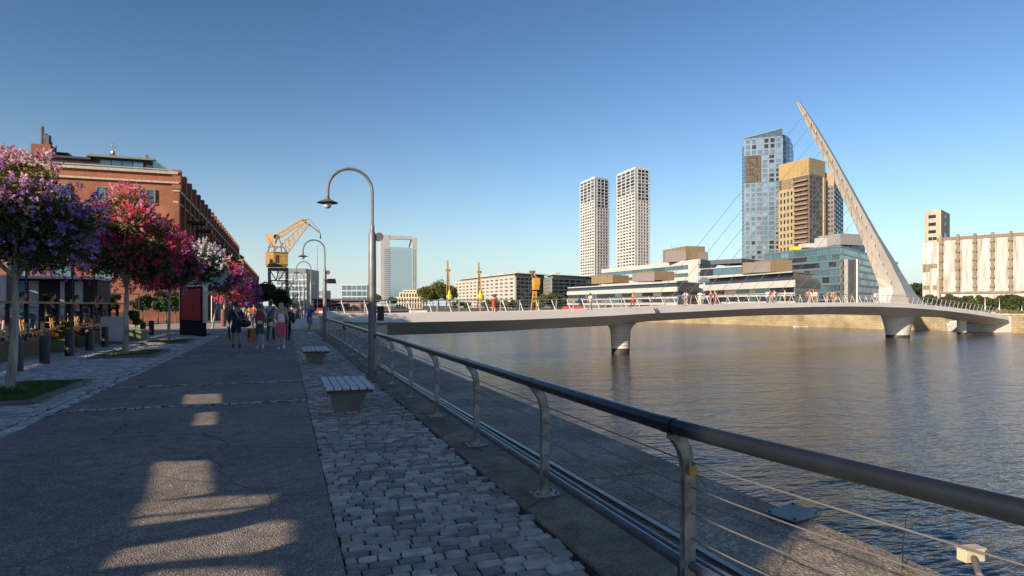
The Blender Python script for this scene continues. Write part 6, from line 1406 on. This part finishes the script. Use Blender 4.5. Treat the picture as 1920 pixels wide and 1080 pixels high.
# north quay: railing, dark moored barge, masts
t = thing('quay_fence', 'long dark railing along the north end of the dock', 'railing', (50, 199, 0))
m = MB()
for z in (.4, .75, 1.1): m.beam((4, 200.5, z), (99, 200.5, z), .06, .06)
m.build('rail', m_dark, t); m = MB()
for i in range(40): m.box((5+i*2.4, 200.5, .58), (.06, .06, .58))
m.build('upright', m_steel, t)['kind'] = 'stuff'
t = thing('fence', 'grey railing along the dock beyond the bridge landing', 'railing', (2.6, 120, 0)); m = MB()
for z in (.35, .7, 1.05): m.beam((2.6, 57, z), (2.6, 198, z), .05, .05)
m.build('rail', m_pipe, t); m = MB()
for i in range(65): m.box((2.6, 57+i*2.2, .52), (.04, .04, .52))
m.build('upright', m_pipe, t)['kind'] = 'stuff'
w = W(838, 205); w0 = W(748, 175); t = thing('barge', 'dark low barge moored behind the bridge', 'boat', (w0.x, w0.y, WZ)); m = MB()
a, b = W(752, 185), W(798, 185); m.loft([[(a.x-.5, a.y, -1.4), (a.x, a.y+3, WZ), (a.x, a.y+6, -1.4)], [(a.x+2, a.y-2, -.9), (a.x+2, a.y+3, WZ), (a.x+2, a.y+8, -.9)], [(b.x, b.y-2, -.9), (b.x, b.y+3, WZ), (b.x, b.y+8, -.9)]]); m.build('hull', m_navy, t)
m = MB(); c = (a+b)/2; m.box((c.x+2, c.y+3, -.3), (2.6, 1.6, .6), 0, .9); m.build('cabin', m_white, t)
for px, yt, d, lab in ((595, 462, 150, 'thin tall flagpole between the second lamp and the portal tower'), (1874, 560, 150, 'thin pale pole before the trees below the silo'), (1847, 550, 160, 'second thin pale pole before the trees below the silo'), (1916, 573, 150, 'rightmost thin pale pole below the silo')):
    w = W(px, d); m = MB(); m.lathe((w.x, w.y, 0), [(.12, 0), (.08, Z(yt, d)*.5), (.04, Z(yt, d)), (.07, Z(yt, d)+.1)], 6); tag(m.build('flagpole', m_steel, None, smooth=True), lab, 'pole')
x, y = on_ground(601, 603); t = thing('life_ring_box', 'red box standing by the bridge landing', 'box', (x, y, 0)); m = MB(); m.box((x, y, .85), (.38, .2, .55)); m.build('box', M('red_box', (.5, .03, .03), .5), t, bevel=.04); m = MB(); m.box((x, y, .15), (.06, .06, .15)); m.build('leg', m_steel, t); m = MB(); m.box((x, y-.205, .95), (.2, .006, .2)); m.build('sign_panel', m_white, t)
# ================================================================ bar terrace, street furniture
# bollards
m_bol = M('bollard_black', (.022, .022, .024), .5, var=.3, scale=5)
def make_bollard():
    t = thing('bollard', 'x', 'bollard', (0, 0, 0), 'black bollards beside the terrace')
    MB().lathe((0, 0, 0), [(.135, 0), (.135, .78), (.125, .80)], 14).build('post', m_bol, t, smooth=True, ang=40)
    MB().lathe((0, 0, .80), [(.118, 0), (.118, .018), (.10, .03)], 14).build('cap', M('bollard_cap', (.05, .05, .055), .4), t, smooth=True, ang=40); return t
bl = [(32, 696), (84, 682), (130, 667), (168, 657), (197, 650), (268, 633), (284, 628)]
bt = ['black bollard just right of the pale furrowed trunk', 'black bollard left of the first green planter', 'black bollard between the two green planters', 'black bollard right of the second green planter', 'black bollard touching the white cabinet', 'black bollard left of a pair, right of the square green planter', 'farthest black bollard, right of a pair']
B_0 = make_bollard()
for i, (px, py) in enumerate(bl):
    o = B_0 if i == 0 else copy_tree(B_0); g_ = G(px, py); o.location = (g_.x, g_.y, 0); o['label'] = bt[i]
# cabinet
g_ = G(208, 646); t = thing('utility_cabinet', 'pale grey-white utility cabinet between the bollards', 'cabinet', (g_.x, g_.y, 0)); m_cab = M('cabinet_white', (.50, .49, .46), .6, var=.1)
a = R(8); m = MB(); m.box((g_.x, g_.y+.35, .07), (.46, .36, .07), a); m.build('plinth', m_conc, t); m = MB(); m.box((g_.x, g_.y+.35, .65), (.43, .33, .515), a); m.build('case', m_cab, t, bevel=.01)
m = MB(); m.box((g_.x, g_.y+.35, 1.19), (.46, .36, .025), a); m.build('lid', m_cab, t, bevel=.008)
for s in (-1, 1): m = MB(); m.box((g_.x+s*.205, g_.y+.35-.335+s*.028, .65), (.19, .006, .46), a); m.build('door', m_cab, t)
# planters
m_plg = M('planter_green', (.16, .20, .11), .6, var=.12)
def planter(px, py, s, h, lab, mats, seed, ph, pr, dens=1500, ls=.05):
    g_ = G(px, py); X, Y = g_.x, g_.y+s; t = thing('planter', lab, 'planter', (X, Y, 0), 'green planters by the terrace')
    m = MB(); m.loft([[(X-s*.86, Y-s*.86, 0), (X+s*.86, Y-s*.86, 0), (X+s*.86, Y+s*.86, 0), (X-s*.86, Y+s*.86, 0)], [(X-s, Y-s, h), (X+s, Y-s, h), (X+s, Y+s, h), (X-s, Y+s, h)], [(X-s*.9, Y-s*.9, h), (X+s*.9, Y-s*.9, h), (X+s*.9, Y+s*.9, h), (X-s*.9, Y+s*.9, h)], [(X-s*.88, Y-s*.88, h-.05), (X+s*.88, Y-s*.88, h-.05), (X+s*.88, Y+s*.88, h-.05), (X-s*.88, Y+s*.88, h-.05)]]); m.build('pot', m_plg, t)
    r = np.random.RandomState(seed); cl = clumps(r, (X, Y, h+ph*.5), (pr, pr, ph*.55), 14); pts, ix = cloud(r, cl, dens, .2)
    p = thing('shrub', lab.split(' holding ')[1]+' growing in the planter' if ' holding ' in lab else 'plant', 'plant', (X, Y, h-.05)); m = MB()
    for i in range(6): e = cl[i][0]; m.tube([(X, Y, h-.06), (X+(e[0]-X)*.4, Y+(e[1]-Y)*.4, h+(e[2]-h)*.6), tuple(e)], [.012, .009, .004], 5)
    m.build('stem', m_bark2, p); fast_mesh('foliage', leafquads(r, pts, ls), 4, mats, r.randint(0, len(mats), dens), p)
planter(105, 661, .33, .48, 'green planter holding russet leaves beside the first bollards', [leaf_r, leaf_mat('russet', (.14, .05, .035)), leaf_o], 301, .5, .34)
planter(118, 655, .22, .45, 'small green planter holding a bright trailing plant', [leaf_l, leaf_o], 305, .75, .26, 1200)
planter(150, 651, .33, .45, 'green planter holding dark red leaves before the stools', [leaf_mat('wine_leaf', (.16, .03, .04)), leaf_r], 302, .38, .34)
planter(251, 639, .42, .52, 'square green planter holding a clipped green bush behind the second trunk', [leaf_g, leaf_l, leaf_g], 303, 1.15, .38, 5000, .045)
# terrace deck
DX0, DX1, DY0, DY1, DZ = -12.6, -8.0, 22.0, 37.5, .55
t = thing('wooden_deck', 'raised dark timber deck of the bar terrace', 'deck', (-10, 30, 0))
m = MB(); m.box(((DX0+DX1)/2, (DY0+DY1)/2, DZ-.05), ((DX1-DX0)/2, (DY1-DY0)/2, .05)); m.build('floor', m_brown, t)
m = MB(); m.box((DX1-.05, (DY0+DY1)/2, .24), (.03, (DY1-DY0)/2-.05, .24)); m.box(((DX0+DX1)/2, DY0+.05, .24), ((DX1-DX0)/2, .03, .24)); m.build('skirt_board', m_brown, t)
t = thing('bar_counter', 'long varnished wooden counter on black posts along the edge of the terrace', 'counter', (-8, 30, DZ)); CH = 1.80
m = MB(); m.box((-8.05, 30.4, CH), (.26, 7.2, .035)); m.build('counter_top', m_orangewood, t, bevel=.008)
m = MB(); m.box((-8.0, 30.4, DZ+.26), (.05, 7.2, .03)); m.build('foot_rail', m_orangewood, t)
for i in range(10): m = MB(); m.box((-8.0, 23.6+i*1.5, (DZ+CH)/2-.02), (.055, .055, (CH-DZ)/2-.02)); m.build('leg', m_black, t)
m = MB(); m.box((-8.0, 30.4, 1.28), (.02, 7.15, .02)); m.build('mid_rail', m_black, t)
m_deckc = m_orangewood
def stool(x, y, lab):
    t = thing('bar_stool', lab, 'stool', (x, y, DZ), 'wooden bar stools at the counter'); z = DZ+.75
    MB().lathe((x, y, z), [(.17, 0), (.18, .015), (.18, .035), (.165, .05)], 16).build('seat', m_stoolw, t, smooth=True, ang=40)
    for sx in (-1, 1):
        for sy in (-1, 1): m = MB(); m.tube([(x+sx*.19, y+sy*.19, DZ), (x+sx*.10, y+sy*.10, z)], .021, 8); m.build('leg', m_stoolw, t, smooth=True)
    m = MB()
    for k in (.25, .5):
        q = .19-.09*k/.75*1.0
        for a in range(4):
            p = [(-1, -1), (1, -1), (1, 1), (-1, 1)]; b = p[a]; c = p[(a+1) % 4]; m.tube([(x+b[0]*q, y+b[1]*q, DZ+k+.03*(a % 2)), (x+c[0]*q, y+c[1]*q, DZ+k+.03*(a % 2))], .011, 6)
    m.build('rung', m_stoolw, t)
m_stoolw = M('honey_wood', (.62, .33, .11), .5, var=.2, scale=7)
sy_ = [24.4, 26.6, 27.7, 29.6, 30.7, 32.7, 33.8, 35.6, 36.6]
for i, y in enumerate(sy_): stool(-8.75, y, f'{ordn[i]} honey-coloured bar stool along the counter, counted from the camera')
gT = 'guests at the terrace counter'
for y, k, lab, tp, bt_, hr in ((24.4, 'sitback', 'guest in a pale lilac shirt hunched at the near end of the counter', ('jacket', 'white'), ('shorts', 'cream'), ('hair', m_brownh)),
    (26.6, 'sit', 'guest in white beside the hunched one', ('shirt', 'white'), ('trousers', 'denim'), ('hair', None)), (29.6, 'sit', 'guest in a dark shirt behind the tall black pole', ('shirt', 'darkgrey'), ('shorts', 'black'), ('hair', None)),
    (32.7, 'sit', 'dark-haired woman in a tan top at the counter', ('tank', 'tan'), ('shorts', 'black'), ('longhair', None)), (35.6, 'sit', 'guest in white near the far end of the counter', ('shirt', 'white'), ('shorts', 'denim'), ('hair', m_brownh)), (36.6, 'sit', 'man in black at the far end of the counter', ('shirt', 'black'), ('shorts', 'black'), ('hair', None))):
    person(-8.72, y, DZ-.10, R(-90), k, lab, tp, bt_, hr, m_skin, 'black', 1.75, gT)
for i, (y, lab) in enumerate(((29.9, 'left one of two cups on the counter'), (30.6, 'right one of two cups on the counter'))):
    m = MB(); m.lathe((-8.05, y, CH+.035), [(.035, 0), (.045, .11), (.04, .11), (.03, .02)], 10); tag(m.build('cup', M('cup_cream', (.65, .5, .35), .5), None, smooth=True, ang=40), lab, 'cup', 'cups on the counter')
# parasol poles, pillars, panels
for i, (y, x) in enumerate(((25.8, -8.6), (31.2, -8.35), (34.4, -8.35), (28.2, -9.0))):
    t = thing('parasol_pole', f'{ordn[i]} slim black parasol pole standing in the terrace', 'pole', (x, y, DZ)); m = MB(); m.tube([(x, y, DZ), (x, y, 3.4)], .03, 8); m.build('pole', m_black, t, smooth=True); m = MB(); m.box((x, y, DZ+.04), (.25, .25, .04)); m.build('base', m_black, t)
t = thing('bar_kiosk', 'low white and blue bar kiosk with dark openings behind the terrace', 'building', (-15, 44, 0))
m_bluep = M('blue_panel', (.22, .38, .50), .6); m_kwhite = M('kiosk_white', (.62, .60, .57), .6)
m = MB(); m.box((-15.2, 44.6, 1.6), (4.9, 1.5, 1.6)); m.build('wall', M('kiosk_dark', (.05, .03, .028), .7), t)
for x0, x1, mt in ((-19.6, -18.6, m_bluep), (-17.5, -16.8, m_kwhite), (-14.55, -13.7, m_bluep), (-13.6, -13.15, m_kwhite), (-12.1, -11.9, m_kwhite), (-11.4, -11.0, m_kwhite)): m = MB(); m.box(((x0+x1)/2, 43.05, 1.65), ((x1-x0)/2, .06, 1.45)); m.build('panel', mt, t)
for x0, x1 in ((-16.5, -14.9), (-12.9, -12.3), (-18.4, -17.8)): m = MB(); m.box(((x0+x1)/2, 43.07, 1.3), ((x1-x0)/2, .03, 1.0)); m.build('window', gl_dark, t)
m = MB(); m.box((-15.2, 44.2, 3.27), (5.1, 2.2, .07)); m.build('roof', m_kwhite, t)
t = thing('menu_board', 'tall white board with a dark side post cut by the left edge of the photo', 'sign', (-9.2, 20, 0)); q = G(4, 662)
m = MB(); m.box((q.x-.35, q.y+.1, 1.65), (.42, .04, 1.15), .2); m.build('board', m_kwhite, t); m = MB(); m.box((q.x+.16, q.y+.25, 1.5), (.09, .09, 1.5)); m.build('post', m_pur, t); m = MB(); m.box((q.x-.2, q.y+.3, .2), (.7, .3, .2)); m.build('base', m_dark, t)
w = G(62, 640, DZ+.05); m = MB(); m.box((-8.55, 23.0, DZ+.15), (.22, .16, .14), .5, .9); tag(m.build('box', m_kwhite, None, bevel=.01), 'small white box on the deck under the near end of the counter', 'box')
# poster stand
A, B_ = G(337.5, 626), G(381, 631); d = (B_-A); u = d.normalized(); n = Vector((-u.y, u.x)); dp = FW.dot((A+B_)/2); L_ = d.length; H = Z(538, dp)
A3 = A; t = thing('poster_stand', 'tall poster stand with a plain dark red poster, dark base and a pale edge', 'sign', (A.x, A.y, 0), None)
TH = .17
def sl(a0, a1, z0, z1, o0, o1, nm, mt, bev=0, par=None):
    p, q = A+u*L_*a0, A+u*L_*a1; m = MB(); m.prism([tuple(p+n*o0), tuple(q+n*o0), tuple(q+n*o1), tuple(p+n*o1)], z0, z1); return m.build(nm, mt, par or t, bevel=bev)
sl(0, 1.0, 0, .75, -.02, TH, 'base', M('base_slate', (.014, .022, .028), .9, spec=.1), .01); fr = sl(0.01, .99, .76, H, 0, TH-.03, 'frame', M('matt_black', (.012, .012, .014), .9, spec=.1), .01); sl(.07, .90, .86, H-.12, -.012, -.003, 'poster', M('red_poster', (.45, .022, .030), .8, var=.25, scale=1.2), 0, fr)
sl(1.0, 1.06, .76, H+.05, -.03, TH, 'edge_panel', M('beige_edge', (.70, .56, .40), .6)); sl(-.02, 1.0, H+.01, H+.08, -.06, TH+.03, 'cap', m_steel); sl(-.03, 0.005, .76, H, -.02, .06, 'side_trim', m_steel)
# brown post and parked scooter beyond
g_ = G(419, 612); m = MB(); m.lathe((g_.x, g_.y, 0), [(.2, 0), (.2, 1.35), (.16, 1.4)], 10); tag(m.build('brown_post', M('rust_post', (.13, .045, .03), .7), None, smooth=True, ang=40), 'thick dark brown post beside the man in navy', 'post')
# columns of the arcade behind the trees
t = thing('arcade', 'row of pale thin columns under a narrow canopy along the warehouse', 'canopy', (-8.6, 100, 0)); m = MB()
m.box((-9.6, 128, 4.2), (1.4, 43, .12)); m.build('canopy', m_gfr, t)
for i in range(18): m = MB(); m.tube([(-8.4, 88+i*5, 0), (-8.4, 88+i*5, 4.1)], .16, 8); m.build('column', m_cor, t, smooth=True)
